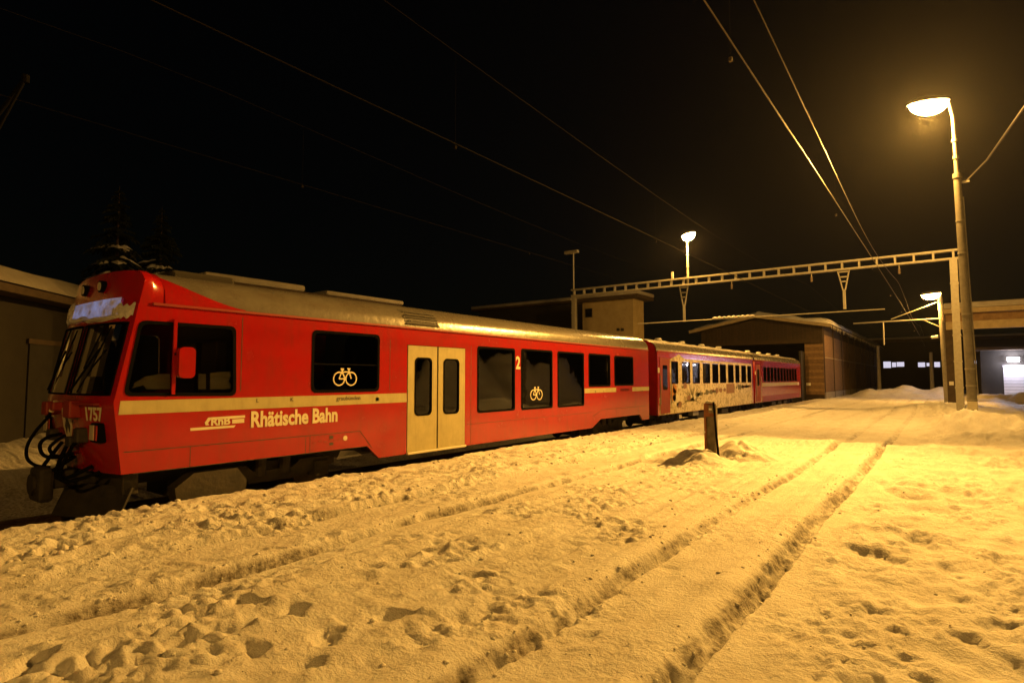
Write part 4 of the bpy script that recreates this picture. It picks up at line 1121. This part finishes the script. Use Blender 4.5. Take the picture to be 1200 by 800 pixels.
# ------------------------------------------------------------------ catenary portal
YG = 35.0
gl = ony(673, 344, YG); grr = ony(1117, 297, YG)
ZG = 1.7 + (grr.z - 1.7 + gl.z - 1.7)/2
xl, xr = gl.x, grr.x
g = thing('catenary_portal', (xr, YG, 0), 'steel catenary portal with a ladder-like beam spanning all tracks', 'gantry')
zt_, zb_ = ZG + .25, ZG - .25
MB().box((xl-.2, YG-.14, zt_-.09), (xr+.25, YG+.14, zt_)).build('top_chord', 'galv', g)
MB().box((xl-.2, YG-.14, zb_), (xr+.25, YG+.14, zb_+.09)).build('bottom_chord', 'galv', g)
nb = int((xr-xl)/.76)
for i in range(nb+1):
    x = xl + (xr-xl)*i/nb
    MB().box((x-.045, YG-.11, zb_+.085), (x+.045, YG+.11, zt_-.085)).build('strut', 'galv', g)
for x, nm in ((xr, 'near'), (xl, 'far')):
    zt0 = gz(x, YG) - .1
    MB().box((x-.16, YG-.13, zt0), (x+.14, YG-.11, zb_+.02)).box((x-.16, YG+.11, zt0), (x+.14, YG+.13, zb_+.02)).box((x-.02, YG-.111, zt0), (x+.0, YG+.111, zb_+.02)).build('leg', 'galv', g)
    for k in range(5):
        z = 1.2 + k*1.25; MB().box((x-.18, YG-.15, z), (x+.16, YG-.125, z+.10)).build('batten_plate', 'galv', g)
def hanger(px_top, px_bot, py_bot):
    b0 = ony(px_bot, py_bot, YG); x = b0.x
    h = MB(); zt0 = zb_ + .05
    h.beam((x-.28, YG, zt0), (x-.05, YG, b0.z+1.0), .06, .06, (0, 1, 0)); h.beam((x+.28, YG, zt0), (x+.05, YG, b0.z+1.0), .06, .06, (0, 1, 0))
    h.beam((x, YG, b0.z+1.05), (x, YG, b0.z), .13, .08, (0, 1, 0))
    for f_ in (.12, .36, .58):
        w_ = .28 - (.28-.05)*f_; z = zt0 + (b0.z + 1.0 - zt0)*f_; h.box((x-w_, YG-.03, z-.03), (x+w_, YG+.03, z+.03))
    h.build('hanger', 'galv', g); return x, b0.z
h1 = hanger(990, 990, 362); h2 = hanger(803, 802, 377)
zt1 = (h1[1] + h2[1])/2
xt0 = ony(748, 381, YG).x; xt1 = ony(1037, 360.5, YG).x
tb = MB().tube([(xt0, YG-.08, zt1-.05), (xt1, YG-.08, zt1-.05)], .028, 8).build('registration_tube', 'galv', g)
sn = MB()
for k in range(9):
    x = ony(838 + k*5.5, 375, YG).x; sn.tube([(x-.12, YG-.08, zt1+.01), (x, YG-.08, zt1+.05), (x+.14, YG-.08, zt1+.012)], [.03, .06 + .02*math.sin(k*2.2), .03], 8)
sn.build('snow_cap', 'snow', tb, True)
for x in (-1.75, -5.75, -10.0):
    i_ = MB().tube([(x+.05, YG, zb_), (x+.05, YG, zb_-.18)], .03, 8).build('insulator_hanger', 'galv', g)
    s_ = MB()
    for k in range(4): s_.tube([(x+.05, YG, zb_-.18-k*.07), (x+.05, YG, zb_-.215-k*.07), (x+.05, YG, zb_-.25-k*.07)], [.03, .07, .03], 10)
    s_.build('insulator', 'insul', i_)
# small post and antenna-like lamp over the far leg
top = ony(669, 297, YG)
pole = MB().tube([(gl.x-.05, YG, zt_), (gl.x-.05, YG, top.z)], .05, 8).build('post', 'galv', g)
MB().box((gl.x-.75, YG-.15, top.z-.02), (gl.x+.35, YG+.15, top.z+.2), bev=.06).build('unlit_lamp_head', 'galv', pole)
x_ = ony(788, 318, YG).x; MB().box((x_-.06, YG-.06, zt_), (x_+.06, YG+.06, zt_+.45)).build('stub_post', 'galv', g)

# lamp standing on the portal
lb = ony(806, 322, YG); lt = ony(806, 279, YG)
lamp2 = thing('portal_lamp', (lb.x, YG, zt_ - .02), 'sodium lamp on a thin tube standing on top of the portal beam', 'lamp')
MB().tube([(lb.x, YG, zb_ + .02), (lb.x, YG, lt.z)], [.075, .055], 10).build('lamp_tube', 'galv', lamp2, True)
for f_ in (.25, .55):
    z = zt_ + (lt.z - zt_)*f_; MB().tube([(lb.x, YG, z), (lb.x, YG, z+.1)], .09, 10).build('tube_clamp', 'galv', lamp2)
lc2, _ = luminaire(lamp2, (lb.x-.25, YG, lt.z+.1), (.75, -.6, 0), 1.5)
lamp_light('portal_lamp_light', lc2 + Vector((0, 0, -.46)), (-11, 33, 0), 5000, lamp2, cone=178, blend=.3)

# low lamp post further back with a cantilever arm
YL = 52
a_ = ony(1110, 460, YL); b_ = ony(1101, 345, YL)
l3 = thing('cantilever_lamp_post', (a_.x, YL, 0), 'grey mast with sodium lamp and catenary arm, just left of the portal leg', 'lamp post')
MB().tube([(a_.x, YL, -.1), (b_.x, YL, b_.z)], [.20, .14], 12).build('mast', 'concrete', l3, True)
lc3, _ = luminaire(l3, b_ + Vector((.1, 0, .1)), (-.85, -.4, -.1), 1.6, 'sodium_far')
lamp_light('far_lamp_light', lc3 + Vector((0, 0, -.48)), (-2, 50, 0), 3200, l3, cone=176, blend=.3)
q0 = ony(1104, 373, YL); q1 = ony(1000, 379, YL)
MB().tube([q0, q1], .05, 8).build('catenary_arm', 'galv', l3)
MB().tube([ony(1101, 353, YL), ony(1044, 374, YL)], .035, 8).build('stay_tube', 'galv', l3)
MB().tube([ony(1104, 384, YL), ony(1080, 374, YL)], .03, 8).build('strut_tube', 'galv', l3)
i_ = MB(); 
for k in range(3): c_ = q0.lerp(q1, .0 + .012*k); i_.tube([c_ + Vector((.05, 0, 0)), c_, c_ + Vector((-.05, 0, 0))], [.06, .16, .06], 10)
i_.build('insulator', 'white', l3, True)
MB().tube([ony(1035, 377, YL), ony(1036, 404, YL)], .05, 8).build('drop_tube', 'galv', l3)
c_ = ony(1097, 396, YL - .3)
fl = MB().tube([c_ + Vector((.12, 0, .1)), c_ + Vector((-.28, 0, .05))], [.12, .10], 10).build('signal_lamp', 'white', l3)

# ------------------------------------------------------------------ overhead lines
M['wire_old'] = mat('wire_tarnished', (0.010, 0.008, 0.007), 0.9, noise=0.3, nscale=4, spec=0.05)  # near-black copy of the wire, painted dark so these lines look unlit
def overhead(xc, zc, zm, label, wm='wire_old', y0=-12, y1=80, rc=.008, rm=.008):
    t = thing('overhead_line', (xc, YG, zc), label, 'overhead line', 'overhead lines above the tracks')
    MB().tube([(xc + .2*math.sin(.1*i), y0 + i*(y1-y0)/30, zc) for i in range(31)], rc, 5).build('contact_wire', wm, t)
    pts = []
    def zmz(y):
        s_ = (y - YG)/31.0; f_ = s_ - math.floor(s_); return zm - .75*4*f_*(1-f_)*.55
    for i in range(61):
        y = y0 + i*(y1-y0)/60; pts.append((xc + .06*math.sin(.2*y), y, zmz(y)))
    MB().tube(pts, rm, 5).build('messenger_wire', wm, t)
    y = y0 + 3
    while y < y1:
        MB().tube([(xc, y, zc), (xc, y, zmz(y))], .0012, 4).build('dropper', 'wire_old', t)
        MB().box((xc-.018, y-.018, zc-.015), (xc+.018, y+.018, zc+.03)).build('clamp', wm, t); y += 7.75
overhead(-1.80, 5.25, 6.55, 'pair of overhead wires above the grooved track', 'wire')
overhead(-5.95, 5.25, 6.85, 'pair of overhead wires above the middle track', rm=.005)
overhead(-10.0, 5.45, 6.75, 'pair of overhead wires above the train', rc=.0035, rm=.0035)
w_ = thing('guy_wire', ony(1131, 213, YM), 'single stay wire slanting up from the concrete mast', 'wire')
A_ = ony(1131, 213, YM); B_ = atd(1212, 109, 9.0)
MB().tube([A_, A_.lerp(B_, .5) - Vector((0, 0, .15)), B_, B_ + (B_-A_)*.3], .022, 6).build('wire', 'wire', w_)
MB().beam(A_ - Vector((.15, 0, 0)), A_ + Vector((.12, 0, 0)), .08, .06).build('clamp', 'galv', w_)
# the mast the stay runs to, beyond the right edge
# cantilever of a mast standing left of the train
ap = atd(30, 92, 10.5)
cm = thing('cantilever_mast', (ap.x - 3.4, ap.y - .3, -.2), 'dark mast with a catenary bracket whose tip shows above the cab', 'mast')
base = Vector((ap.x - 3.4, ap.y - .3, -.2))
MB().tube([base, base + Vector((0, 0, 8.6))], [.17, .11], 12).build('mast', 'galv', cm, True)
e1 = atd(-2, 134, 10.6); e2 = atd(4, 140, 10.5)
MB().tube([ap, ap + (e1-ap)*2.0, Vector((base.x, base.y, 5.6))], .035, 8).build('bracket_tube', 'rubber', cm)
MB().tube([ap, e2, e2 + (e2-ap)*.5], .028, 8).build('steady_arm', 'rubber', cm)
MB().tube([ap + Vector((0, 0, .06)), ap - Vector((0, 0, .08))], .06, 8).build('clamp', 'rubber', cm)

# ------------------------------------------------------------------ rusty post in the yard
pr = thing('boundary_post', (POST.x, POST.y, -.1), 'short rusty steel channel post between the tracks, snow on its top', 'post')
zp = 1.18
px_, py_ = POST.x - .08, POST.y
MB().box((px_-.13, py_-.03, -.15), (px_-.09, py_+.12, zp-.03)).build('left_flange', 'rust', pr)
MB().box((px_-.088, py_+.03, -.15), (px_+.07, py_+.06, zp-.1)).build('web', 'post_grey', pr)
MB().box((px_+.072, py_-.03, -.15), (px_+.11, py_+.12, zp-.06)).build('right_flange', 'post_grey', pr)
MB().box((px_-.125, py_-.035, zp-.30), (px_+.13, py_-.01, zp-.02), bev=.01).build('sign_plate', 'rust', pr)
MB().box((px_-.02, py_-.06, zp-.22), (px_+.14, py_-.036, zp-.05), bev=.01).build('clamp_plate', 'post_grey', pr)
MB().tube([Vector((px_+.20, py_-.12, -.05)), Vector((px_+.15, py_-.10, .5)), Vector((px_+.10, py_-.09, zp+.02))], [.026, .024, .022], 10).build('pipe', 'rubber', pr)
MB().box((px_-.01, py_-.066, zp-.16), (px_+.05, py_-.06, zp-.12)).build('reflector', 'white', pr)
MB().tube([(px_-.12, py_-.034, .55), (px_-.12, py_-.045, .55)], .02, 10).build('bolt', 'white', pr)
MB().tube([(px_-.13, py_+.05, zp-.05), (px_-.05, py_+.04, zp+.0), (px_+.06, py_+.04, zp-.01)], [.03, .05, .03], 8).build('snow_cap', 'snow', pr, True)

# ------------------------------------------------------------------ the train shed
YS0 = 53.0
xw = -7.95; xe = -17.9; yse = 99.0
ze = 6.0; xr_ = (xw+xe)/2; zr_ = 6.95
sh = thing('train_shed', (xr_, YS0, 0), 'timber train shed with a dark gable opening and snow on its low pitched roof', 'building')
xo = ony(944, 440, YS0).x
MB().box((xo, YS0, -.4), (xw, YS0+.2, 4.7)).build('gable_pier', 'timber_dark', sh)
z = .35; bd = 0
while z < 4.5:                                            # boards on the pier
    MB().box((xo+.0, YS0-.03, z), (xw+.01, YS0-.003, z+.24)).build('board', ('timber', 'timber2')[bd % 2], sh); z += .26; bd += 1
MB().box((xe, YS0, -.4), (xe+.6, YS0+.2, 4.7)).build('gable_pier', 'timber_dark', sh)
zl = 4.65
MB().prism([(xe, zl), (xw, zl), (xw, ze), (xr_, zr_-.15), (xe, ze)], 'y', YS0, YS0+.18).build('gable_wall', 'timber_dark', sh)
nbd = 34
for k in range(nbd):
    a_ = xe + (xw-xe)*k/nbd; b2 = xe + (xw-xe)*(k+1)/nbd; mid = (a_+b2)/2
    zz = ze + (zr_-.15-ze)*(1-abs(mid-xr_)/((xw-xe)/2)) - .12
    MB().box((a_+.012, YS0-.025, zl+.25), (b2-.012, YS0-.002, zz)).build('board', ('gable_a', 'gable_b', 'gable_a', 'gable_a', 'gable_b')[(k*k) % 5], sh)
MB().box((xe, YS0-.10, zl-.05), (xw+.02, YS0-.026, zl+.26)).build('lintel', 'gable_a', sh)
# long wall: bays of panels with posts, glazed strip above, concrete plinth
MB().box((xw-.16, YS0+.2, .45), (xw-.06, yse, ze)).build('side_wall', 'timber_dark', sh)
MB().box((xw-.2, YS0+.1, -.4), (xw+.03, yse, .55)).build('plinth', 'concrete_base', sh)
nbay = 9
for k in range(nbay):
    ya = YS0 + .25 + (yse-YS0-.5)*k/nbay; yb2 = YS0 + .25 + (yse-YS0-.5)*(k+1)/nbay
    MB().box((xw-.058, ya+.14, .58), (xw-.02, yb2-.02, 3.35)).build('wall_panel', ('timber', 'timber2')[k % 2], sh)
    gp = MB().box((xw-.058, ya+.14, 3.48), (xw-.03, yb2-.02, 5.3)).build('clerestory_panel', 'timber2', sh)
    MB().box((xw-.06, ya+.14, 3.37), (xw+.01, yb2-.02, 3.46)).build('ledge', 'fascia', sh)
    MB().box((xw-.06, ya-.02, -.2), (xw+.05, ya+.12, ze-.05)).build('post', 'timber_dark', sh)
def slope_slab(nm, m, x0, z0, x1, z1_, th, y0_, y1_, off=0):
    MB().prism([(x0, z0+off), (x1, z1_+off), (x1, z1_+off+th), (x0, z0+off+th)], 'y', y0_, y1_).build(nm, m, sh)
ov = .75; sl = (zr_-ze)/(xr_-xw)
slope_slab('roof_deck', 'timber_dark', xr_, zr_, xw+ov, ze + sl*ov*1.0, .14, YS0-1.0, yse+.6)
slope_slab('roof_deck', 'timber_dark', xr_, zr_, xe-ov, ze + sl*ov, .14, YS0-1.0, yse+.6)
for (x1,) in ((xw+ov,), (xe-ov,)):
    MB().prism([(xr_, zr_-.10), (x1, ze+sl*ov-.10), (x1, ze+sl*ov+.17), (xr_, zr_+.17)], 'y', YS0-1.06, YS0-1.002).build('barge_board', 'fascia', sh)
def roof_snow(x0, z0, x1, z1_, y0_, y1_, th, seed, parent, m='snow', name='roof_snow'):
    nx, ny = 26, 60; vs = []; fs = []
    for i in range(ny+1):
        for j in range(nx+1):
            u, v_ = i/ny, j/nx; y = y0_ + (y1_-y0_)*u; x = x0 + (x1-x0)*v_; z_ = z0 + (z1_-z0)*v_
            e = min(1, min(u, 1-u)*30)**.5*min(1, (1-v_)*14)**.5
            k_ = float(pnoise(np.array([x*.7]), np.array([y*.35]), seed)[0])
            vs.append((x, y, z_ + .01 + th*e*(1+.35*k_)))
    for i in range(ny):
        for j in range(nx):
            a2 = i*(nx+1)+j; fs.append((a2, a2+1, a2+nx+2, a2+nx+1))
    return MB().add(vs, fs).build(name, m, parent, True)
roof_snow(xr_, zr_+.12, xw+ov+.1, ze+sl*ov+.10, YS0-1.1, yse+.6, .42, 400, sh)
roof_snow(xr_, zr_+.12, xe-ov-.1, ze+sl*ov+.10, YS0-1.1, yse+.6, .42, 404, sh)
# icicles and clumps along the eave
for k in range(46):
    y = YS0 - .8 + k*.8 + random.uniform(-.2, .2); L_ = random.uniform(.1, .4)
    MB().tube([(xw+ov+.02, y, ze+sl*ov+.05), (xw+ov+.02, y, ze+sl*ov-L_)], [.05, .008], 6).build('icicle', 'snow_old', sh)
MB().box((xe+.2, yse-.3, -.3), (xw-.2, yse, ze)).build('rear_wall', 'timber_dark', sh)
MB().box((xe, YS0+.2, -.3), (xe+.15, yse, ze)).build('far_wall', 'timber_dark', sh)
q = ony(947.5, 450, YS0-.06); MB().box((q.x-.16, YS0-.06, q.z-.11), (q.x+.16, YS0-.035, q.z+.11)).build('notice_plate', 'white', sh)
MB().box((xo-.16, YS0-1.6, -.4), (xo-.02, YS0, 3.9)).build('open_door_leaf', 'dark_void', sh)

# ------------------------------------------------------------------ buildings behind the train
p0 = ony(683, 400, 46); p1 = ony(748, 400, 46); zt0 = ony(715, 352, 46).z
yb_ = thing('switch_house', ((p0.x+p1.x)/2, 46, 0), 'plain yellow plastered box building with a flat snowy roof behind the portal leg', 'building')
MB().box((p0.x, 46, -.3), (p1.x-.45, 48.2, zt0)).build('wall', 'plaster', yb_)
MB().box((p0.x-.5, 45.3, zt0), (p1.x+.3, 48.7, zt0+.28)).build('roof', 'timber_dark', yb_)
MB().box((p0.x-.55, 45.2, zt0+.28), (p1.x+.35, 48.8, zt0+.62), bev=.12).build('roof_snow', 'snow_old', yb_, True)
q = ony(690, 366, 45.98); w_ = MB().box((q.x-.35, 45.94, q.z-.45), (q.x+.35, 46.0, q.z+.35)).build('window', 'dark_void', yb_); MB().box((q.x-.28, 45.93, q.z-.38), (q.x+.28, 45.938, q.z+.28)).build('pane', 'glass_dark', w_)
for k in (0, 1): q = ony(724+k*5, 386, 45.9); MB().box((q.x-.12, 45.9, q.z-.12), (q.x+.12, 46.0, q.z+.12)).build('vent', 'dark_void', yb_)

p0 = ony(562, 380, 52); p1 = ony(700, 380, 52); zt0 = ony(620, 360, 52).z
db = thing('dark_store', ((p0.x+p1.x)/2, 52, 0), 'low dark store with pale snow on its roof, left of the yellow building', 'building')
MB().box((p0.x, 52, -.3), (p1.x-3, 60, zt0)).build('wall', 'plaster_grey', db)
MB().box((p0.x-.6, 51.2, zt0), (p1.x-2.6, 60.6, zt0+.2)).build('roof', 'timber_dark', db)
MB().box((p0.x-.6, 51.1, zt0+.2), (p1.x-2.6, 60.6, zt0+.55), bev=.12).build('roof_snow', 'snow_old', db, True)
q = ony(590, 368, 52); MB().box((q.x-1.0, 51.94, q.z-1.0), (q.x+1.0, 52, q.z+.2)).build('door', 'dark_void', db)

# long low goods shed whose snowy roof shows over the car roof
xg = -21.0
def onxp(px, py): return onx(px, py, xg)
ya_, yb2 = onxp(252, 335).y, onxp(465, 348).y
gs = thing('goods_shed', (xg-4, (ya_+yb2)/2, 0), 'long low goods shed whose snowy roof edge shows over the control car', 'building')
zt0 = onxp(300, 330).z
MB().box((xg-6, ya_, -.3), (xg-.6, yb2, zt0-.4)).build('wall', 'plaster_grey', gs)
MB().box((xg-6.5, ya_-.3, zt0-.4), (xg, yb2+.3, zt0-.15)).build('roof', 'timber_dark', gs)
ym_ = onxp(372, 340).y
MB().box((xg-6.5, ya_-.4, zt0-.15), (xg+.08, ym_-.6, zt0+.12), bev=.1).build('roof_snow', 'snow_old', gs, True)
MB().box((xg-6.5, ym_+.4, zt0-.15), (xg+.08, yb2+.4, zt0+.05), bev=.08).build('roof_snow', 'snow_old', gs, True)

# building at the far left, turned to the tracks
P0 = atd(0, 515, 16.5); dirv = Vector((-.72, .69, 0)).normalized(); nrm = Vector((-dirv.y, dirv.x, 0)) * -1   # wall runs away from the camera
lbd = thing('depot_building', (P0.x, P0.y, -.2), 'large brown depot building with thick snow on its roof, beyond the cab', 'building')
def depot_pt(s_, o_, z_): return Vector((P0.x, P0.y, 0)) + dirv*s_ + nrm*o_ + Vector((0, 0, z_))
def depot_box(s0, s1, o0, o1, z0, z1_):
    vs = [depot_pt(s_, o_, z_) for z_ in (z0, z1_) for s_, o_ in ((s0, o0), (s1, o0), (s1, o1), (s0, o1))]
    return MB().add(vs, [(0, 3, 2, 1), (4, 5, 6, 7), (0, 1, 5, 4), (1, 2, 6, 5), (2, 3, 7, 6), (3, 0, 4, 7)])
sgn = 1 if (depot_pt(0, 1, 0) - CAM).length > (depot_pt(0, -1, 0) - CAM).length else -1
ztd = atd(0, 346, 16.5).z
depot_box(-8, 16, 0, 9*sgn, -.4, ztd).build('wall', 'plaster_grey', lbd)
depot_box(-8.5, 16.5, -.7*sgn, 9*sgn, ztd, ztd+.25).build('roof', 'timber_dark', lbd)
vs = []; fs = []; n1, n2 = 60, 16
for i in range(n1+1):
    for j in range(n2+1):
        u, v_ = i/n1, j/n2; e = min(1, v_*10)**.5*min(1, min(u, 1-u)*40)**.5
        k_ = float(pnoise(np.array([u*14.]), np.array([v_*5.]), 420)[0])
        vs.append(depot_pt(-8.6 + 25.2*u, (-.8 + 9.8*v_)*sgn, ztd + .24 + e*(.55 + .12*k_) + v_*1.3))
for i in range(n1):
    for j in range(n2): a2 = i*(n2+1)+j; fs.append((a2, a2+1, a2+n2+2, a2+n2+1))
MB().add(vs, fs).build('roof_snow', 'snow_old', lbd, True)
for s0 in (-3.5, 1.0, 5.4, 9.8):
    d_ = depot_box(s0, s0+1.9, -.05*sgn, .02*sgn, -.3, 2.75).build('door', 'dark_void', lbd)
    depot_box(s0-.1, s0+2.0, -.08*sgn, -.03*sgn, 2.75, 2.9).build('door_head', 'timber_dark', d_)

# ------------------------------------------------------------------ snowy firs behind the depot
def fir(px, pytop, D, seed, label):
    rr = random.Random(seed); t = atd(px, pytop, D); H = t.z + .3; bx, by = t.x, t.y
    r = thing('fir_tree', (bx, by, -.3), label, 'tree', 'firs behind the depot')
    MB().tube([(bx, by, -.3), (bx+.05, by, H*.6), (bx, by, H)], [.22, .10, .005], 8).build('trunk', 'bark', r)
    gm, sm = MB(), MB(); tiers = int(H*2.6)
    for i in range(tiers*2):
        f_ = rr.random()**.75; z = H*(.12 + .87*f_); L0 = H*.26*(1-f_)**.8 + .12
        for k in range(6):
            a = rr.uniform(0, 6.283); L_ = L0*rr.uniform(.7, 1.15)
            d = Vector((math.cos(a), math.sin(a), -.42 + rr.uniform(-.1, .1))); s_ = Vector((-math.sin(a), math.cos(a), 0)); o = Vector((bx, by, z))
            for q in range(5):
                u0 = .15 + q*.17; w_ = .20*L_*(1.1-u0) + .04; c_ = o + d*L_*u0
                for sg in (-1, 1):
                    tip_ = c_ + d*L_*.22 + s_*sg*w_*1.6 + Vector((0, 0, -.10*L_ - rr.uniform(0, .1)))
                    gm.add([c_, c_ + d*L_*.13, tip_, c_ + s_*sg*w_*.7 + Vector((0, 0, -.05))], [(0, 1, 2, 3)])
            if rr.random() < .8 and 4.5 < z < 8.6:  # snow only in a low band, shaping in where the lamplight reaches
                u0 = rr.uniform(.35, .7); c_ = o + d*L_*u0 + Vector((0, 0, .05)); w_ = .16*L_ + .05
                sm.add([c_ - d*.22*L_, c_ + s_*w_ - Vector((0, 0, .05)), c_ + d*.3*L_ - Vector((0, 0, .04)), c_ - s_*w_ - Vector((0, 0, .05)), c_ + Vector((0, 0, .07))], [(0, 1, 4), (1, 2, 4), (2, 3, 4), (3, 0, 4)])
    gm.build('crown', 'needles', r); tag(sm.build('branch_snow', 'snow', r), kind='stuff')
fir(140, 225, 30, 5, 'taller snowy fir rising behind the depot roof'); fir(190, 248, 34, 6, 'smaller snowy fir beside the taller one')

# ------------------------------------------------------------------ right hand background
# timber bridge-like canopy on a dark pillar
YC = 47.0
c0 = ony(1108, 372, YC).x; zc0 = ony(1170, 384, YC).z; zc1 = ony(1170, 355, YC).z
cn = thing('platform_canopy', (c0, YC, 0), 'timber platform canopy with deep fascia boards, reaching right from a dark pillar', 'canopy')
hgt = zc1 - zc0
MB().box((c0, YC, zc0), (c0+26, YC+.18, zc0+hgt*.33)).build('fascia_board', 'fascia', cn)
MB().box((c0, YC+.1, zc0+hgt*.335), (c0+26, YC+.3, zc0+hgt*.66)).build('fascia_board', 'timber2', cn)
MB().box((c0-.1, YC-.3, zc0+hgt*.67), (c0+26, YC+7, zc0+hgt*.85)).build('roof_slab', 'fascia', cn)
MB().box((c0-.1, YC-.4, zc0+hgt*.852), (c0+26, YC+7, zc0+hgt*1.1), bev=.12).build('roof_snow', 'snow_old', cn, True)
for x in (c0+.35, c0+13):
    zz = zc0 if x > c0+5 else zc0 + .4
    MB().box((x-.42, YC+.31, -.2), (x+.42, YC+.9, zc0+hgt*.66)).build('pillar', 'timber_dark', cn)
q = ony(1115, 449, YC+.3); MB().box((q.x-.12, YC+.285, q.z-.12), (q.x+.12, YC+.308, q.z+.12)).build('sign', 'white', cn)
# garage with white roller door and lamp
YGa = 61
gx0 = ony(1150, 440, YGa).x; dx0 = ony(1176, 440, YGa).x
ga = thing('garage', (gx0+4, YGa, 0), 'garage with a white roller door lit by a cold lamp', 'building')
zgt = ony(1180, 416, YGa).z + .0
MB().box((gx0, YGa, -.2), (gx0+14, YGa+8, zgt+.4)).build('wall', 'plaster_grey', ga)
MB().box((gx0-.4, YGa-.8, zgt+.4), (gx0+14.4, YGa+8.4, zgt+.65)).build('roof', 'timber_dark', ga)
zd = ony(1190, 427, YGa).z
for k in range(11):
    z = .05 + k*(zd-.1)/11; MB().box((dx0, YGa-.05, z), (dx0+4.2, YGa-.005, z+(zd-.1)/11-.02)).build('door_slat', 'door_pale', ga)
lx = ony(1187, 421, YGa)
gl_ = thing('wall_lamp', (lx.x, YGa, lx.z), 'cold white lamp on the garage wall above the roller door', 'lamp')
MB().box((lx.x-.1, YGa-.28, lx.z), (lx.x+.1, YGa, lx.z+.1), bev=.02).build('bracket', 'galv', gl_)
MB().tube([(lx.x-.35, YGa-.3, lx.z), (lx.x+.35, YGa-.3, lx.z)], .17, 12).build('lamp_glass', 'led_bowl', gl_)
pl = bpy.data.lights.new('wall_lamp_light', 'POINT'); pl.energy = 320; pl.color = (.85, .82, 1.0); pl.shadow_soft_size = .12
po = bpy.data.objects.new('wall_lamp_light', pl); COL.objects.link(po); po.parent = gl_; po.location = (0, -.75, -.05)
# far dark building with a few lit windows
YF = 108
fx0 = ony(1020, 430, YF).x; fx1 = ony(1150, 430, YF).x
fb = thing('station_building', ((fx0+fx1)/2, YF, 0), 'long dark building at the end of the yard with lit windows', 'building')
zf = ony(1080, 400, YF).z
MB().box((fx0-4, YF, -.2), (fx1+8, YF+10, zf)).build('wall', 'dark_void', fb)
MB().box((fx0-4.6, YF-.8, zf), (fx1+8.6, YF+10.6, zf+.4)).build('roof', 'timber_dark', fb)
MB().box((fx0-4.6, YF-.9, zf+.4), (fx1+8.6, YF+10.6, zf+.7), bev=.1).build('roof_snow', 'snow_old', fb, True)
for (a, b2, t, bt) in ((1035.5, 1044, 423.5, 431), (1045.5, 1050, 424.5, 430), (1051, 1059.5, 424, 429.5), (1076, 1084, 424.5, 430), (1086, 1093, 425, 429), (1095, 1101.5, 424, 430), (1139, 1149, 422.5, 426)):
    p = ony(a, bt, YF); q = ony(b2, t, YF)
    w_ = MB().box((p.x-.08, YF-.06, p.z-.08), (q.x+.08, YF-.002, q.z+.08)).build('window', 'timber_dark', fb); MB().box((p.x, YF-.075, p.z), (q.x, YF-.062, q.z)).build('pane', 'lit_window', w_)
for px in (1031, 1093):
    a2 = ony(px, 463, 66); b2 = ony(px, 405, 66)
    t = thing('mast', (a2.x, 66, 0), 'thin grey catenary mast before the dark building' if px == 1031 else 'thin grey mast below the far sodium lamp', 'mast'); MB().tube([(a2.x, 66, -.1), (a2.x, 66, b2.z if px == 1031 else b2.z - .6)], [.18, .13], 10).build('mast', 'concrete', t, True); MB().tube([(a2.x, 66, .3), (a2.x, 66, .5)], .2, 10).build('band', 'galv', t)

# ------------------------------------------------------------------ thin haze added for a glow round the lamps
HAZE = 0.00009
if HAZE:
    hz = MB().box((-425, -65, -3.0), (425, 705, 16.0)).build('haze', 'snow')
    hm = bpy.data.materials.new('haze_air'); hm.use_nodes = True
    N = hm.node_tree.nodes
    for n in list(N):
        if n.type != 'OUTPUT_MATERIAL': N.remove(n)
    pv = N.new('ShaderNodeVolumePrincipled'); pv.inputs['Density'].default_value = HAZE; pv.inputs['Color'].default_value = (.92, .92, .95, 1); pv.inputs['Anisotropy'].default_value = 0.8
    hm.node_tree.links.new(pv.outputs[0], [n for n in N if n.type == 'OUTPUT_MATERIAL'][0].inputs['Volume'])
    hz.data.materials[0] = hm
    tag(hz, 'thin frosty night air over the yard', 'haze', kind='stuff')
